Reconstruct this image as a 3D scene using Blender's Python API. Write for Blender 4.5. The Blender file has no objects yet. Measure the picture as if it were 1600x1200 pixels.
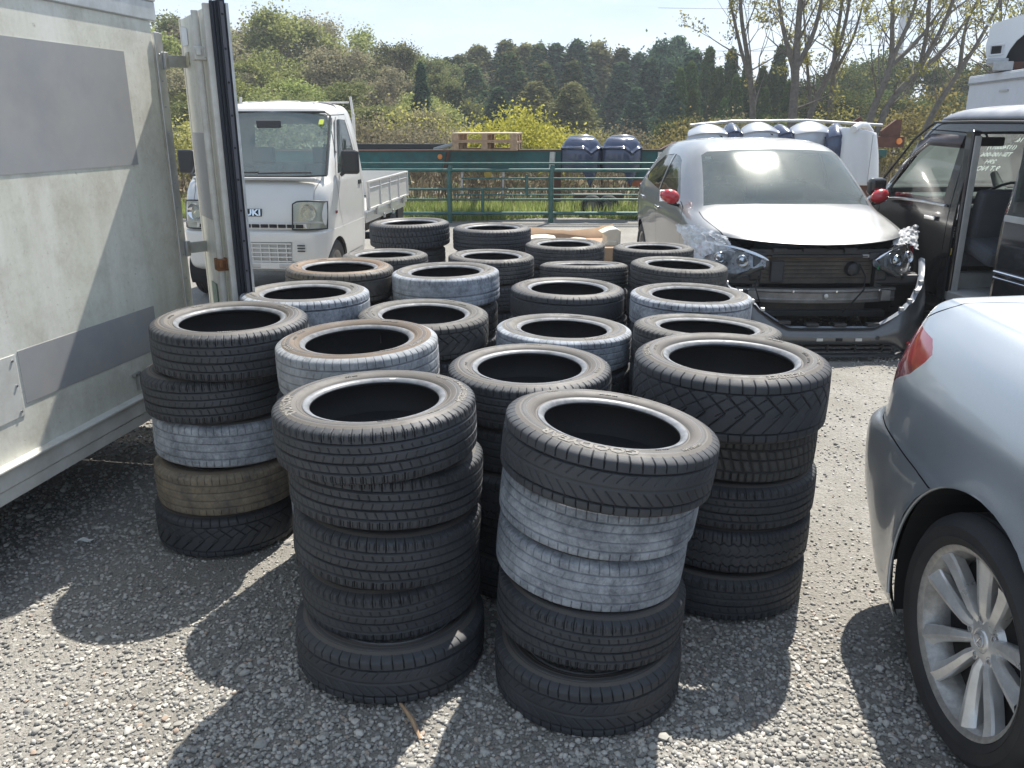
import bpy, bmesh, math, random
import numpy as np
from mathutils import Vector, Matrix, noise as mnoise
from mathutils.geometry import interpolate_bezier

S = bpy.context.scene
COL = S.collection
R_ = math.radians
PI = math.pi

# ------------------------------------------------------------------ camera
cam = bpy.data.cameras.new('camera'); cam.sensor_width = 36; cam.lens = 29.25
cam.clip_start = 0.05; cam.clip_end = 2000
co = bpy.data.objects.new('camera', cam); COL.objects.link(co)
co.location = (0, 0, 1.65); co.rotation_euler = (R_(90 - 17.5), 0, 0)
S.camera = co

# ------------------------------------------------------------------ sky, sun, exposure
SUN = Vector((0.26, 0.60, 1.0)).normalized()          # towards the sun
ELEV = math.asin(SUN.z); AZ = math.atan2(SUN.x, SUN.y)
W = bpy.data.worlds.new('World'); S.world = W; W.use_nodes = True
nt = W.node_tree; nt.nodes.clear()
wo = nt.nodes.new('ShaderNodeOutputWorld'); bg = nt.nodes.new('ShaderNodeBackground')
sky = nt.nodes.new('ShaderNodeTexSky'); sky.sky_type = 'NISHITA'; sky.sun_disc = False
sky.sun_elevation = ELEV; sky.sun_rotation = AZ
sky.air_density = 1.0; sky.dust_density = .6; sky.ozone_density = 2.0
# thin high cloud: a noise over the direction of the sky, lighter than the blue
tc = nt.nodes.new('ShaderNodeTexCoord'); mp = nt.nodes.new('ShaderNodeMapping')
mp.inputs['Scale'].default_value = (1.0, 1.0, 4.0); mp.inputs['Location'].default_value = (.3, .2, .1)
nz = nt.nodes.new('ShaderNodeTexNoise'); nz.inputs['Scale'].default_value = 3.0; nz.inputs['Detail'].default_value = 7; nz.inputs['Roughness'].default_value = 0.55
cr = nt.nodes.new('ShaderNodeValToRGB'); cr.color_ramp.elements[0].position = 0.38; cr.color_ramp.elements[1].position = 0.62
cr.color_ramp.elements[0].color = (.0, .0, .0, 1); cr.color_ramp.elements[1].color = (1, 1, 1, 1)
mx = nt.nodes.new('ShaderNodeMixRGB'); mx.inputs['Fac'].default_value = .85; veil = nt.nodes.new('ShaderNodeMixRGB'); veil.inputs['Color1'].default_value = (.98, 1.42, 2.08, 1); veil.inputs['Color2'].default_value = (2.0, 2.22, 2.5, 1)
L = nt.links.new
L(tc.outputs['Generated'], mp.inputs['Vector']); L(mp.outputs[0], nz.inputs['Vector']); L(nz.outputs['Fac'], cr.inputs['Fac'])
L(cr.outputs['Color'], veil.inputs['Fac']); L(veil.outputs[0], mx.inputs['Color2']); L(sky.outputs[0], mx.inputs['Color1']); L(mx.outputs[0], bg.inputs['Color'])
bg.inputs['Strength'].default_value = 0.15
L(bg.outputs[0], wo.inputs['Surface'])
sl = bpy.data.lights.new('sun', 'SUN'); sl.energy = 3.75; sl.angle = R_(0.55); sl.color = (1.0, 0.95, 0.87)
so = bpy.data.objects.new('sun', sl); COL.objects.link(so)
so.rotation_euler = (-SUN).to_track_quat('-Z', 'Y').to_euler()
S.view_settings.view_transform = 'Standard'; S.view_settings.look = 'None'
S.view_settings.exposure = 1.24; S.view_settings.gamma = 1.0
S.view_settings.use_curve_mapping = False

# ------------------------------------------------------------------ helpers
def link(o, parent=None):
    COL.objects.link(o)
    if parent is not None: o.parent = parent
    return o
def tag(o, label=None, cat=None, group=None, kind=None):
    if label: o['label'] = label
    if cat: o['category'] = cat
    if group: o['group'] = group
    if kind: o['kind'] = kind
    return o
def thing(name, label, cat, loc=(0, 0, 0), rz=0, group=None):
    o = bpy.data.objects.new(name, None); o.empty_display_size = 0.2
    link(o); o.location = loc; o.rotation_euler = (0, 0, rz)
    return tag(o, label, cat, group)
class MB:
    def __init__(s): s.v = []; s.f = []; s.m = []
    def add(s, vs, fs, mat=0):
        k = len(s.v); s.v += [tuple(p) for p in vs]; s.f += [tuple(i + k for i in f) for f in fs]; s.m += [mat] * len(fs); return s
    def box(s, c, d, mat=0, rot=None, taper=None):
        x, y, z = d[0] / 2, d[1] / 2, d[2] / 2
        t = taper or 1
        vs = [(-x, -y, -z), (x, -y, -z), (x, y, -z), (-x, y, -z), (-x * t, -y * t, z), (x * t, -y * t, z), (x * t, y * t, z), (-x * t, y * t, z)]
        if rot is not None: vs = [tuple(rot @ Vector(p)) for p in vs]
        vs = [(p[0] + c[0], p[1] + c[1], p[2] + c[2]) for p in vs]
        return s.add(vs, [(3, 2, 1, 0), (4, 5, 6, 7), (0, 1, 5, 4), (1, 2, 6, 5), (2, 3, 7, 6), (3, 0, 4, 7)], mat)
    def bar(s, a, b, w, h, mat=0, up=(0, 0, 1)):
        a = Vector(a); b = Vector(b); d = b - a; L_ = d.length; d.normalize()
        u = Vector(up); x = d.cross(u)
        if x.length < 1e-4: x = d.cross(Vector((1, 0, 0)))
        x.normalize(); u = x.cross(d)
        M = Matrix((x, d, u)).transposed()
        return s.box(tuple((a + b) / 2), (w, L_, h), mat, M)
    def tube(s, pts, r, n=8, mat=0, cap=True):
        pts = [Vector(p) for p in pts]; k = len(pts)
        rr = r if isinstance(r, (list, tuple)) else [r] * k
        vs = []; prev = None
        for i, p in enumerate(pts):
            d = (pts[min(i + 1, k - 1)] - pts[max(i - 1, 0)]).normalized()
            a = prev if prev is not None else (Vector((0, 0, 1)) if abs(d.z) < .9 else Vector((1, 0, 0)))
            x = (a - d * a.dot(d)); x = x.normalized() if x.length > 1e-5 else d.orthogonal().normalized()
            prev = x; y = d.cross(x)
            for j in range(n):
                t = 2 * PI * j / n; vs.append(tuple(p + (x * math.cos(t) + y * math.sin(t)) * rr[i]))
        fs = [(i * n + j, i * n + (j + 1) % n, (i + 1) * n + (j + 1) % n, (i + 1) * n + j) for i in range(k - 1) for j in range(n)]
        if cap: fs += [tuple(range(n))[::-1], tuple((k - 1) * n + j for j in range(n))]
        return s.add(vs, fs, mat)
    def lathe(s, prof, n=32, mat=0, M=None, closed=False):
        vs = []; k = len(prof)
        for (r, z) in prof:
            for j in range(n):
                t = 2 * PI * j / n; p = Vector((r * math.cos(t), r * math.sin(t), z))
                vs.append(tuple(M @ p) if M is not None else tuple(p))
        kk = k if closed else k - 1
        fs = [(i * n + j, i * n + (j + 1) % n, ((i + 1) % k) * n + (j + 1) % n, ((i + 1) % k) * n + j) for i in range(kk) for j in range(n)]
        return s.add(vs, fs, mat)
    def prism(s, poly, a, b, axis='x', mat=0):
        def P(q, t):
            return {'x': (t, q[0], q[1]), 'y': (q[0], t, q[1]), 'z': (q[0], q[1], t)}[axis]
        n = len(poly)
        vs = [P(q, a) for q in poly] + [P(q, b) for q in poly]
        fs = [tuple(range(n))[::-1], tuple(range(n, 2 * n))] + [(i, (i + 1) % n, (i + 1) % n + n, i + n) for i in range(n)]
        return s.add(vs, fs, mat)
    def grid(s, G, mat=0, cu=False, cv=False, flip=False):
        nu = len(G); nv = len(G[0]); vs = [p for r in G for p in r]; fs = []
        for i in range(nu if cu else nu - 1):
            for j in range(nv if cv else nv - 1):
                q = (i * nv + j, i * nv + (j + 1) % nv, ((i + 1) % nu) * nv + (j + 1) % nv, ((i + 1) % nu) * nv + j)
                fs.append(q[::-1] if flip else q)
        return s.add(vs, fs, mat)
    def mesh(s, name, mats, smooth=None):
        me = bpy.data.meshes.new(name); me.from_pydata(s.v, [], s.f); 
        for m in (mats if isinstance(mats, (list, tuple)) else [mats]): me.materials.append(m)
        if len(me.materials) > 1: me.polygons.foreach_set('material_index', s.m)
        b = bmesh.new(); b.from_mesh(me); bmesh.ops.recalc_face_normals(b, faces=b.faces); b.to_mesh(me); b.free()
        fin(me, smooth); return me
    def build(s, name, mats, parent=None, smooth=None, bevel=0, seg=2):
        o = bpy.data.objects.new(name, s.mesh(name, mats, smooth)); link(o, parent)
        if bevel:
            m = o.modifiers.new('bevel', 'BEVEL'); m.width = bevel; m.segments = seg; m.limit_method = 'ANGLE'; m.angle_limit = R_(40); m.harden_normals = False
        return o
def fin(me, smooth):
    if smooth:
        me.shade_smooth(); me.set_sharp_from_angle(angle=R_(smooth))
    me.update()
def copy_tree(o, parent=None, label=None, loc=None, rz=None, group=None):
    c = o.copy(); COL.objects.link(c); c.parent = parent
    if label: c['label'] = label
    if group: c['group'] = group
    if loc is not None: c.location = loc
    if rz is not None: c.rotation_euler = (0, 0, rz) if not isinstance(rz, (tuple, list)) else rz
    for ch in list(o.children): copy_tree(ch, c)
    return c
def cmr(P, s, closed=False):
    """Catmull-Rom through the rows of array P, s samples to the span"""
    P = np.array(P, float); n = len(P); out = []
    for i in range(n if closed else n - 1):
        p0 = P[(i - 1) % n] if closed else P[max(i - 1, 0)]; p1 = P[i]; p2 = P[(i + 1) % n]; p3 = P[(i + 2) % n] if closed else P[min(i + 2, n - 1)]
        for k in range(s):
            t = k / s
            out.append(0.5 * ((2 * p1) + (-p0 + p2) * t + (2 * p0 - 5 * p1 + 4 * p2 - p3) * t * t + (-p0 + 3 * p1 - 3 * p2 + p3) * t ** 3))
    if not closed: out.append(P[-1])
    return np.array(out)
def surf(ctrl, si, sj):
    A = cmr(ctrl, si); B = np.stack([cmr(r, sj) for r in A]); return B      # [u][v][3]

# ------------------------------------------------------------------ materials
def mat(name):
    m = bpy.data.materials.new(name); m.use_nodes = True
    return m, m.node_tree, m.node_tree.nodes['Principled BSDF']
def N(t, kind, **kw):
    n = t.nodes.new(kind)
    for k, v in kw.items():
        if k in n.inputs: n.inputs[k].default_value = v
        else: setattr(n, k, v)
    return n
def noise(t, scale, detail=4, rough=.55, coord='Object', sc=None, rnd=False):
    tc = t.nodes.new('ShaderNodeTexCoord'); out = tc.outputs[coord]
    if sc or rnd:
        mp = t.nodes.new('ShaderNodeMapping'); mp.inputs['Scale'].default_value = sc or (1, 1, 1); t.links.new(out, mp.inputs['Vector'])
        if rnd:
            oi = t.nodes.new('ShaderNodeObjectInfo'); mu = N(t, 'ShaderNodeMath', operation='MULTIPLY'); mu.inputs[1].default_value = 37
            t.links.new(oi.outputs['Random'], mu.inputs[0]); t.links.new(mu.outputs[0], mp.inputs['Location'])
        out = mp.outputs[0]
    n = N(t, 'ShaderNodeTexNoise', Scale=scale, Detail=detail, Roughness=rough); t.links.new(out, n.inputs['Vector'])
    return n.outputs['Fac']
def ramp(t, src, stops):
    r = t.nodes.new('ShaderNodeValToRGB'); e = r.color_ramp.elements
    while len(e) < len(stops): e.new(0.5)
    for k, (p, c) in enumerate(stops):
        e[k].position = p; e[k].color = (c if isinstance(c, (tuple, list)) else (c, c, c)) + (() if isinstance(c, tuple) and len(c) == 4 else (1,)) if isinstance(c, tuple) else (c, c, c, 1)
    t.links.new(src, r.inputs['Fac']); return r.outputs['Color']
def mix(t, fac, a, b, mode='MIX'):
    m = t.nodes.new('ShaderNodeMixRGB'); m.blend_type = mode
    for inp, v in ((m.inputs['Fac'], fac), (m.inputs['Color1'], a), (m.inputs['Color2'], b)):
        if isinstance(v, (int, float)): inp.default_value = v
        elif isinstance(v, tuple): inp.default_value = v + ((1,) if len(v) == 3 else ())
        else: t.links.new(v, inp)
    return m.outputs['Color']
def bump(t, b, src, strength=.3, dist=.01):
    n = N(t, 'ShaderNodeBump', Strength=strength, Distance=dist); t.links.new(src, n.inputs['Height'])
    t.links.new(n.outputs['Normal'], b.inputs['Normal']); return n
def pbr(name, c, rough=.5, metal=0, var=.12, vs=6, bs=0, bd=.002, bscale=60, dirt=None, dirt_amt=.5, coat=0, spec=None, rv=.1):
    """plain surface with a little colour and gloss variation, optional dirt colour and bump"""
    m, t, b = mat(name)
    n = noise(t, vs, 6, .6)
    lo = tuple(x * (1 - var) for x in c); hi = tuple(min(1, x * (1 + var)) for x in c)
    col = ramp(t, n, [(.3, lo), (.7, hi)])
    if dirt:
        dn = noise(t, vs * 1.7, 8, .7); f = ramp(t, dn, [(.5 - dirt_amt * .25, 0.0), (.78, min(1.0, dirt_amt * 1.3))]); col = mix(t, f, col, dirt)
    t.links.new(col, b.inputs['Base Color'])
    rr = N(t, 'ShaderNodeMapRange'); t.links.new(n, rr.inputs['Value']); rr.inputs['To Min'].default_value = max(0, rough - rv); rr.inputs['To Max'].default_value = min(1, rough + rv)
    t.links.new(rr.outputs[0], b.inputs['Roughness'])
    b.inputs['Metallic'].default_value = metal
    if coat: b.inputs['Coat Weight'].default_value = coat; b.inputs['Coat Roughness'].default_value = .06
    if spec is not None: b.inputs['Specular IOR Level'].default_value = spec
    if bs:
        bn = noise(t, bscale, 5, .6); bump(t, b, bn, bs, bd)
    return m
def paint(name, c, metal=.0, rough=.35, dust=.25, dustc=(.42, .40, .36)):
    """car paint: flake, clear coat, thin dust lying mostly on upward faces"""
    m, t, b = mat(name)
    n1 = noise(t, 900, 2, .5)
    base = ramp(t, n1, [(.35, tuple(x * .85 for x in c)), (.65, tuple(min(1, x * 1.12) for x in c))])
    g = N(t, 'ShaderNodeNewGeometry'); sp = N(t, 'ShaderNodeSeparateXYZ'); t.links.new(g.outputs['Normal'], sp.inputs[0])
    up = N(t, 'ShaderNodeMapRange'); t.links.new(sp.outputs['Z'], up.inputs['Value']); up.inputs['From Min'].default_value = -.2; up.inputs['To Min'].default_value = .25
    n2 = noise(t, 3.5, 8, .65); d = ramp(t, n2, [(.32, 0.15), (.75, 1.0)])
    mu = N(t, 'ShaderNodeMath', operation='MULTIPLY'); t.links.new(up.outputs[0], mu.inputs[0]); t.links.new(d, mu.inputs[1])
    mu2 = N(t, 'ShaderNodeMath', operation='MULTIPLY'); t.links.new(mu.outputs[0], mu2.inputs[0]); mu2.inputs[1].default_value = dust
    t.links.new(mix(t, mu2.outputs[0], base, dustc), b.inputs['Base Color'])
    mr = N(t, 'ShaderNodeMapRange'); t.links.new(mu2.outputs[0], mr.inputs['Value']); mr.inputs['To Min'].default_value = rough; mr.inputs['To Max'].default_value = .85
    t.links.new(mr.outputs[0], b.inputs['Roughness'])
    b.inputs['Metallic'].default_value = metal
    b.inputs['Coat Weight'].default_value = .8
    cr_ = N(t, 'ShaderNodeMapRange'); t.links.new(mu2.outputs[0], cr_.inputs['Value']); cr_.inputs['To Min'].default_value = .05; cr_.inputs['To Max'].default_value = .45
    t.links.new(cr_.outputs[0], b.inputs['Coat Roughness'])
    bump(t, b, noise(t, 1.6, 2, .5), .05, .02)
    return m
def glass(name, tint=(.75, .85, .82), refl=1.0, dust=.0, base_r=.04):
    m = bpy.data.materials.new(name); m.use_nodes = True; t = m.node_tree; t.nodes.clear()
    o = N(t, 'ShaderNodeOutputMaterial'); tr = N(t, 'ShaderNodeBsdfTransparent'); tr.inputs[0].default_value = tint + (1,)
    gl = N(t, 'ShaderNodeBsdfGlossy'); gl.inputs['Roughness'].default_value = .02; gl.inputs['Color'].default_value = (refl, refl, refl, 1)
    fr = N(t, 'ShaderNodeFresnel'); fr.inputs['IOR'].default_value = 1.5
    ms = N(t, 'ShaderNodeMixShader'); t.links.new(fr.outputs[0], ms.inputs[0]); t.links.new(tr.outputs[0], ms.inputs[1]); t.links.new(gl.outputs[0], ms.inputs[2])
    out = ms.outputs[0]
    if dust:  # dust film, with the pale green sky reflection also put into its colour
        d1 = N(t, 'ShaderNodeBsdfDiffuse'); d1.inputs[0].default_value = (.50, .56, .52, 1); d2 = N(t, 'ShaderNodeBsdfTranslucent'); d2.inputs[0].default_value = (.5, .52, .5, 1); df = N(t, 'ShaderNodeMixShader'); df.inputs[0].default_value = .45; t.links.new(d1.outputs[0], df.inputs[1]); t.links.new(d2.outputs[0], df.inputs[2])
        n = noise(t, 4, 8, .65); f = ramp(t, n, [(.2, dust * .4), (.8, dust)])
        m2 = N(t, 'ShaderNodeMixShader'); t.links.new(f, m2.inputs[0]); t.links.new(out, m2.inputs[1]); t.links.new(df.outputs[0], m2.inputs[2]); out = m2.outputs[0]
    if dust > .1:
        g2 = N(t, 'ShaderNodeBsdfGlossy'); g2.inputs['Roughness'].default_value = .16; g2.inputs['Color'].default_value = (.9, .95, .9, 1); m3 = N(t, 'ShaderNodeMixShader'); m3.inputs[0].default_value = .07
        t.links.new(out, m3.inputs[1]); t.links.new(g2.outputs[0], m3.inputs[2]); out = m3.outputs[0]
    t.links.new(out, o.inputs['Surface']); return m
def text_mesh(txt, size, depth=.002, sx=1.0, bold=0.0):
    cu = bpy.data.curves.new('lettering', 'FONT'); cu.body = txt; cu.size = size; cu.align_x = 'CENTER'; cu.align_y = 'CENTER'; cu.extrude = depth; cu.offset = bold; cu.resolution_u = 2
    o = bpy.data.objects.new('lettering', cu); COL.objects.link(o)
    dg = bpy.context.evaluated_depsgraph_get(); dg.update()
    me = bpy.data.meshes.new_from_object(o.evaluated_get(dg)); bpy.data.objects.remove(o); bpy.data.curves.remove(cu)
    for v in me.vertices: v.co.x *= sx
    return me

M = {}
M['black_plastic'] = pbr('black_plastic', (.022, .023, .025), .45, bs=.2, bscale=300, bd=.001)
M['dark'] = pbr('dark_void', (.010, .010, .011), .8)
M['rubber_seal'] = pbr('rubber_seal', (.012, .016, .026), .5)
M['chrome'] = pbr('chrome', (.75, .76, .78), .16, 1, rv=.06)
M['steel'] = pbr('bare_steel', (.42, .43, .44), .42, .9, dirt=(.16, .12, .09), dirt_amt=.35)
M['alu'] = pbr('aluminium', (.55, .56, .56), .42, .75, dirt=(.25, .23, .2), dirt_amt=.4)
M['white_paint'] = pbr('white_paint', (.62, .62, .58), .5, dirt=(.33, .30, .24), dirt_amt=.35)
M['black_paint'] = pbr('black_paint', (.02, .02, .022), .4)
# ------------------------------------------------------------------ ground
def ground_material():
    m, t, b = mat('gravel_ground')
    tc = N(t, 'ShaderNodeTexCoord')
    v1 = N(t, 'ShaderNodeTexVoronoi', Scale=85.0); v2 = N(t, 'ShaderNodeTexVoronoi', Scale=190.0); v3 = N(t, 'ShaderNodeTexVoronoi', Scale=38.0)
    for v in (v1, v2, v3): t.links.new(tc.outputs['Object'], v.inputs['Vector'])
    c1 = ramp(t, v1.outputs['Color'], [(.0, (.19, .18, .162)), (.5, (.31, .298, .27)), (1.0, (.45, .435, .40))])
    c2 = ramp(t, v2.outputs['Color'], [(.0, (.15, .143, .13)), (1.0, (.34, .325, .30))])
    n = noise(t, 1.3, 6, .6); f = ramp(t, n, [(.42, 0.0), (.62, 1.0)])
    big = noise(t, .22, 5, .55); bb = ramp(t, big, [(.3, .78), (.7, 1.18)])
    earth = ramp(t, noise(t, 300, 3, .6), [(.3, (.15, .135, .115)), (.7, (.25, .235, .205))])
    col = mix(t, .55, c1, c2); col = mix(t, f, col, mix(t, .6, col, earth)); col = mix(t, 1.0, col, bb, 'MULTIPLY')
    t.links.new(col, b.inputs['Base Color']); b.inputs['Roughness'].default_value = .93; b.inputs['Specular IOR Level'].default_value = .25
    h = mix(t, .4, v1.outputs['Distance'], v2.outputs['Distance']); h = mix(t, .3, h, v3.outputs['Distance'])
    inv = N(t, 'ShaderNodeInvert'); t.links.new(h, inv.inputs['Color'])
    bump(t, b, inv.outputs[0], .8, .014)
    return m
M['ground'] = ground_material()
def gz(x, y):
    """height of the ground: a yard with slight unevenness, rising into a hill behind on the left"""
    h = .018 * mnoise.noise(Vector((x * .5, y * .5, 0))) * min(1, max(0, (math.hypot(x, y) - 5) / 4))
    if y > 26:
        u = (y - 26); hill = max(0, min(1, (-x + 8) / 30))
        h += hill * 3.2 * (1 - math.exp(-(u / 22) ** 1.6)) + .6 * (1 - math.exp(-(u / 30) ** 2))
    return h
def make_ground():
    def axis(lim, k):
        a = [0.0]; st = .5
        while a[-1] < lim: a.append(a[-1] + st); st *= k
        return a
    xs = axis(600, 1.07); xs = [-q for q in xs[::-1]][:-1] + xs
    ys = axis(900, 1.045); ys = [-q * 1.0 for q in axis(60, 1.25)[::-1]][:-1] + ys
    G = [[(x, y, gz(x, y)) for y in ys] for x in xs]
    o = MB().grid(G, flip=False).build('ground', M['ground'], smooth=60)
    tag(o, kind='structure')
make_ground()

def make_stones():
    rng = np.random.default_rng(5)
    ico = bmesh.new(); bmesh.ops.create_icosphere(ico, subdivisions=1, radius=1); 
    V0 = np.array([v.co[:] for v in ico.verts]); F0 = np.array([[v.index for v in f.verts] for f in ico.faces]); ico.free()
    n = 150000
    y = 1.5 + 6.0 * rng.random(n) ** 1.75; x = (rng.random(n) * 2 - 1) * (1.3 + .62 * y) + .1
    x = np.where(rng.random(n) < .5, x, x * .9)
    # clusters: fewer stones where the ground is worn to fines
    worn = np.clip((x - .85) / .3, 0, 1) * np.clip((y - 2.15) / .5, 0, 1) * (x < 2.6); 
    worn = np.maximum(worn, .8 * np.clip((.35 - np.hypot((x + 1.1) / 1.6, (y - 2.9) / 1.0)) / .3, 0, 1))
    keep = np.array([(mnoise.noise(Vector((a * 1.1, b * 1.1, 3))) * .9 + .70) > r for a, b, r in zip(x, y, rng.random(n))])
    x = x[keep]; y = y[keep]; worn = worn[keep]; k2 = rng.random(len(x)) > worn * .62; x = x[k2]; y = y[k2]; worn = worn[k2]; n = len(x)
    s = .0040 + .0050 * rng.random(n) ** 1.6 + np.where(rng.random(n) < .035, .008 * rng.random(n), 0)
    s *= 1 - .22 * worn
    s *= 1 + .10 * np.maximum(0, y - 3)
    sc = np.stack([s * (.8 + .6 * rng.random(n)), s * (.75 + .4 * rng.random(n)), s * (.55 + .35 * rng.random(n))], 1)
    ang = rng.random(n) * 2 * PI; ca, sa = np.cos(ang), np.sin(ang); tl = (rng.random(n) - .5) * .9; ct, st = np.cos(tl), np.sin(tl)
    V = V0[None] * (1 + .34 * (rng.random((n, len(V0), 1)) - .5)) * sc[:, None, :]
    X = V[..., 0]; Y = V[..., 1] * ct[:, None] - V[..., 2] * st[:, None]; Z = V[..., 1] * st[:, None] + V[..., 2] * ct[:, None]
    X, Y = X * ca[:, None] - Y * sa[:, None], X * sa[:, None] + Y * ca[:, None]
    V = np.stack([X + x[:, None], Y + y[:, None], Z + (sc[:, 2] * (.25 + .5 * rng.random(n)))[:, None]], 2).reshape(-1, 3)
    F = (F0[None] + (np.arange(n) * len(V0))[:, None, None]).reshape(-1, 3)
    me = bpy.data.meshes.new('loose_gravel')
    me.vertices.add(len(V)); me.vertices.foreach_set('co', V.astype(np.float32).ravel())
    me.loops.add(F.size); me.loops.foreach_set('vertex_index', F.astype(np.int32).ravel())
    me.polygons.add(len(F)); me.polygons.foreach_set('loop_start', np.arange(0, F.size, 3, dtype=np.int32)); me.polygons.foreach_set('loop_total', np.full(len(F), 3, dtype=np.int32))
    me.update(); me.validate()
    at = me.attributes.new('tone', 'FLOAT', 'POINT'); tone = np.repeat(rng.random(n), len(V0)).astype(np.float32); at.data.foreach_set('value', tone)
    me.shade_smooth(); me.set_sharp_from_angle(angle=R_(52))
    m, t, b = mat('gravel_stone'); a = N(t, 'ShaderNodeAttribute'); a.attribute_name = 'tone'
    c = ramp(t, a.outputs['Fac'], [(0, (.19, .185, .175)), (.3, (.31, .30, .275)), (.75, (.43, .415, .38)), (.93, (.52, .50, .455)), (.97, (.34, .26, .20)), (1, (.6, .59, .56))])
    c = mix(t, .25, c, noise(t, 160, 4, .6), 'OVERLAY'); t.links.new(c, b.inputs['Base Color']); b.inputs['Roughness'].default_value = .85; b.inputs['Specular IOR Level'].default_value = .3
    me.materials.append(m)
    o = link(bpy.data.objects.new('loose_gravel', me)); tag(o, 'loose grey crushed gravel lying over the yard', 'gravel', kind='stuff')
make_stones()

# ------------------------------------------------------------------ tyres
TR, TW, RB = .30, .18, .19
def tread_depth(kind, th, zn):
    """groove depth (m) on the tread; th angle, zn -1 (bottom) .. 1 (top)"""
    def groove(c, w): return np.clip(1.25 - np.abs(zn - c) / w, 0, 1)
    def saw(ph, w):           # thin periodic cuts, ph in periods, w share of the period
        f = np.abs((ph + .5) % 1 - .5); return np.clip(1.25 - f / w, 0, 1)
    a = th / (2 * PI); d = np.zeros(np.broadcast(th, zn).shape); az = np.abs(zn)
    cl = lambda lo, hi: ((zn > lo) & (zn < hi)).astype(float)
    if kind == 'rib':
        for c, w in ((-.52, .035), (-.16, .032), (.2, .032), (.54, .035)): d = np.maximum(d, groove(c, w))
        d = np.maximum(d, saw(a * 66 + zn * .12, .07) * cl(.62, 1.1) * .9); d = np.maximum(d, saw(a * 132 + .5 + zn * .12, .08) * cl(.68, .9) * .5)
        d = np.maximum(d, saw(a * 66 + .3, .07) * cl(-1.1, -.6) * .9); d = np.maximum(d, saw(a * 132, .08) * cl(-.92, -.66) * .5)
        d = np.maximum(d, saw(a * 66 + zn * 1.1, .07) * (cl(.26, .42) + cl(-.46, -.22)) * .6)
        d = np.maximum(d, saw(a * 66 - zn * 1.0, .06) * cl(-.10, .12) * .45)
    elif kind == 'slant':
        for c, w in ((-.58, .04), (.0, .02), (.52, .04)): d = np.maximum(d, groove(c, w))
        d = np.maximum(d, saw(a * 58 + zn * .2, .055) * (az > .6) * .95)
        d = np.maximum(d, saw(a * 58 + zn * 2.3, .07) * cl(-.56, -.12) * .6)
        d = np.maximum(d, saw(a * 58 - zn * 2.1 + .4, .06) * cl(.2, .5) * .5)
    elif kind == 'vee':
        for c, w in ((-.62, .025), (.62, .03)): d = np.maximum(d, groove(c, w))
        d = np.maximum(d, saw(a * 34 + az * 1.7, .06) * (az < .62)); d = np.maximum(d, saw(a * 34 - zn * 2.6 + .2, .05) * cl(-.1, .6) * .8)
        d = np.maximum(d, saw(a * 52 + zn * .15, .05) * (az > .62) * .95)
    elif kind == 'zig':
        for c, w in ((-.55, .04), (-.05, .025), (.5, .035)): d = np.maximum(d, np.clip(1.25 - np.abs(zn - c - .05 * np.sin(a * 2 * PI * 60)) / w, 0, 1))
        d = np.maximum(d, saw(a * 60, .06) * (az > .55) * .9); d = np.maximum(d, saw(a * 120, .08) * (az > .7) * .45)
        d = np.maximum(d, saw(a * 60 + np.abs(zn - .22) * 1.8, .045) * cl(0, .45) * .45); d = np.maximum(d, saw(a * 60 - np.abs(zn + .3) * 1.8, .045) * cl(-.5, -.1) * .45)
    elif kind == 'worn':
        for c, w in ((-.54, .035), (-.18, .03), (.2, .03), (.55, .035)): d = np.maximum(d, groove(c, w) * .55)
        d = np.maximum(d, saw(a * 64 + zn * .2, .055) * cl(.6, 1.1) * .55); d = np.maximum(d, saw(a * 64 + .4, .055) * cl(-1.1, -.6) * .5)
        d = np.maximum(d, saw(a * 64 + zn * 1.4, .05) * cl(-.5, -.2) * .28); d = np.maximum(d, saw(a * 64 - zn * 1.2, .05) * cl(.24, .5) * .28); d = np.maximum(d, saw(a * 32 + zn * .8, .03) * cl(-.15, .17) * .2)
    elif kind == 'block':
        for c, w in ((-.45, .05), (.1, .04), (.55, .05)): d = np.maximum(d, groove(c, w))
        d = np.maximum(d, saw(a * 76, .16) * (az > .5) * .9); d = np.maximum(d, saw(a * 60 + zn * .8, .18) * (az <= .5) * .9)
    return d
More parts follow.
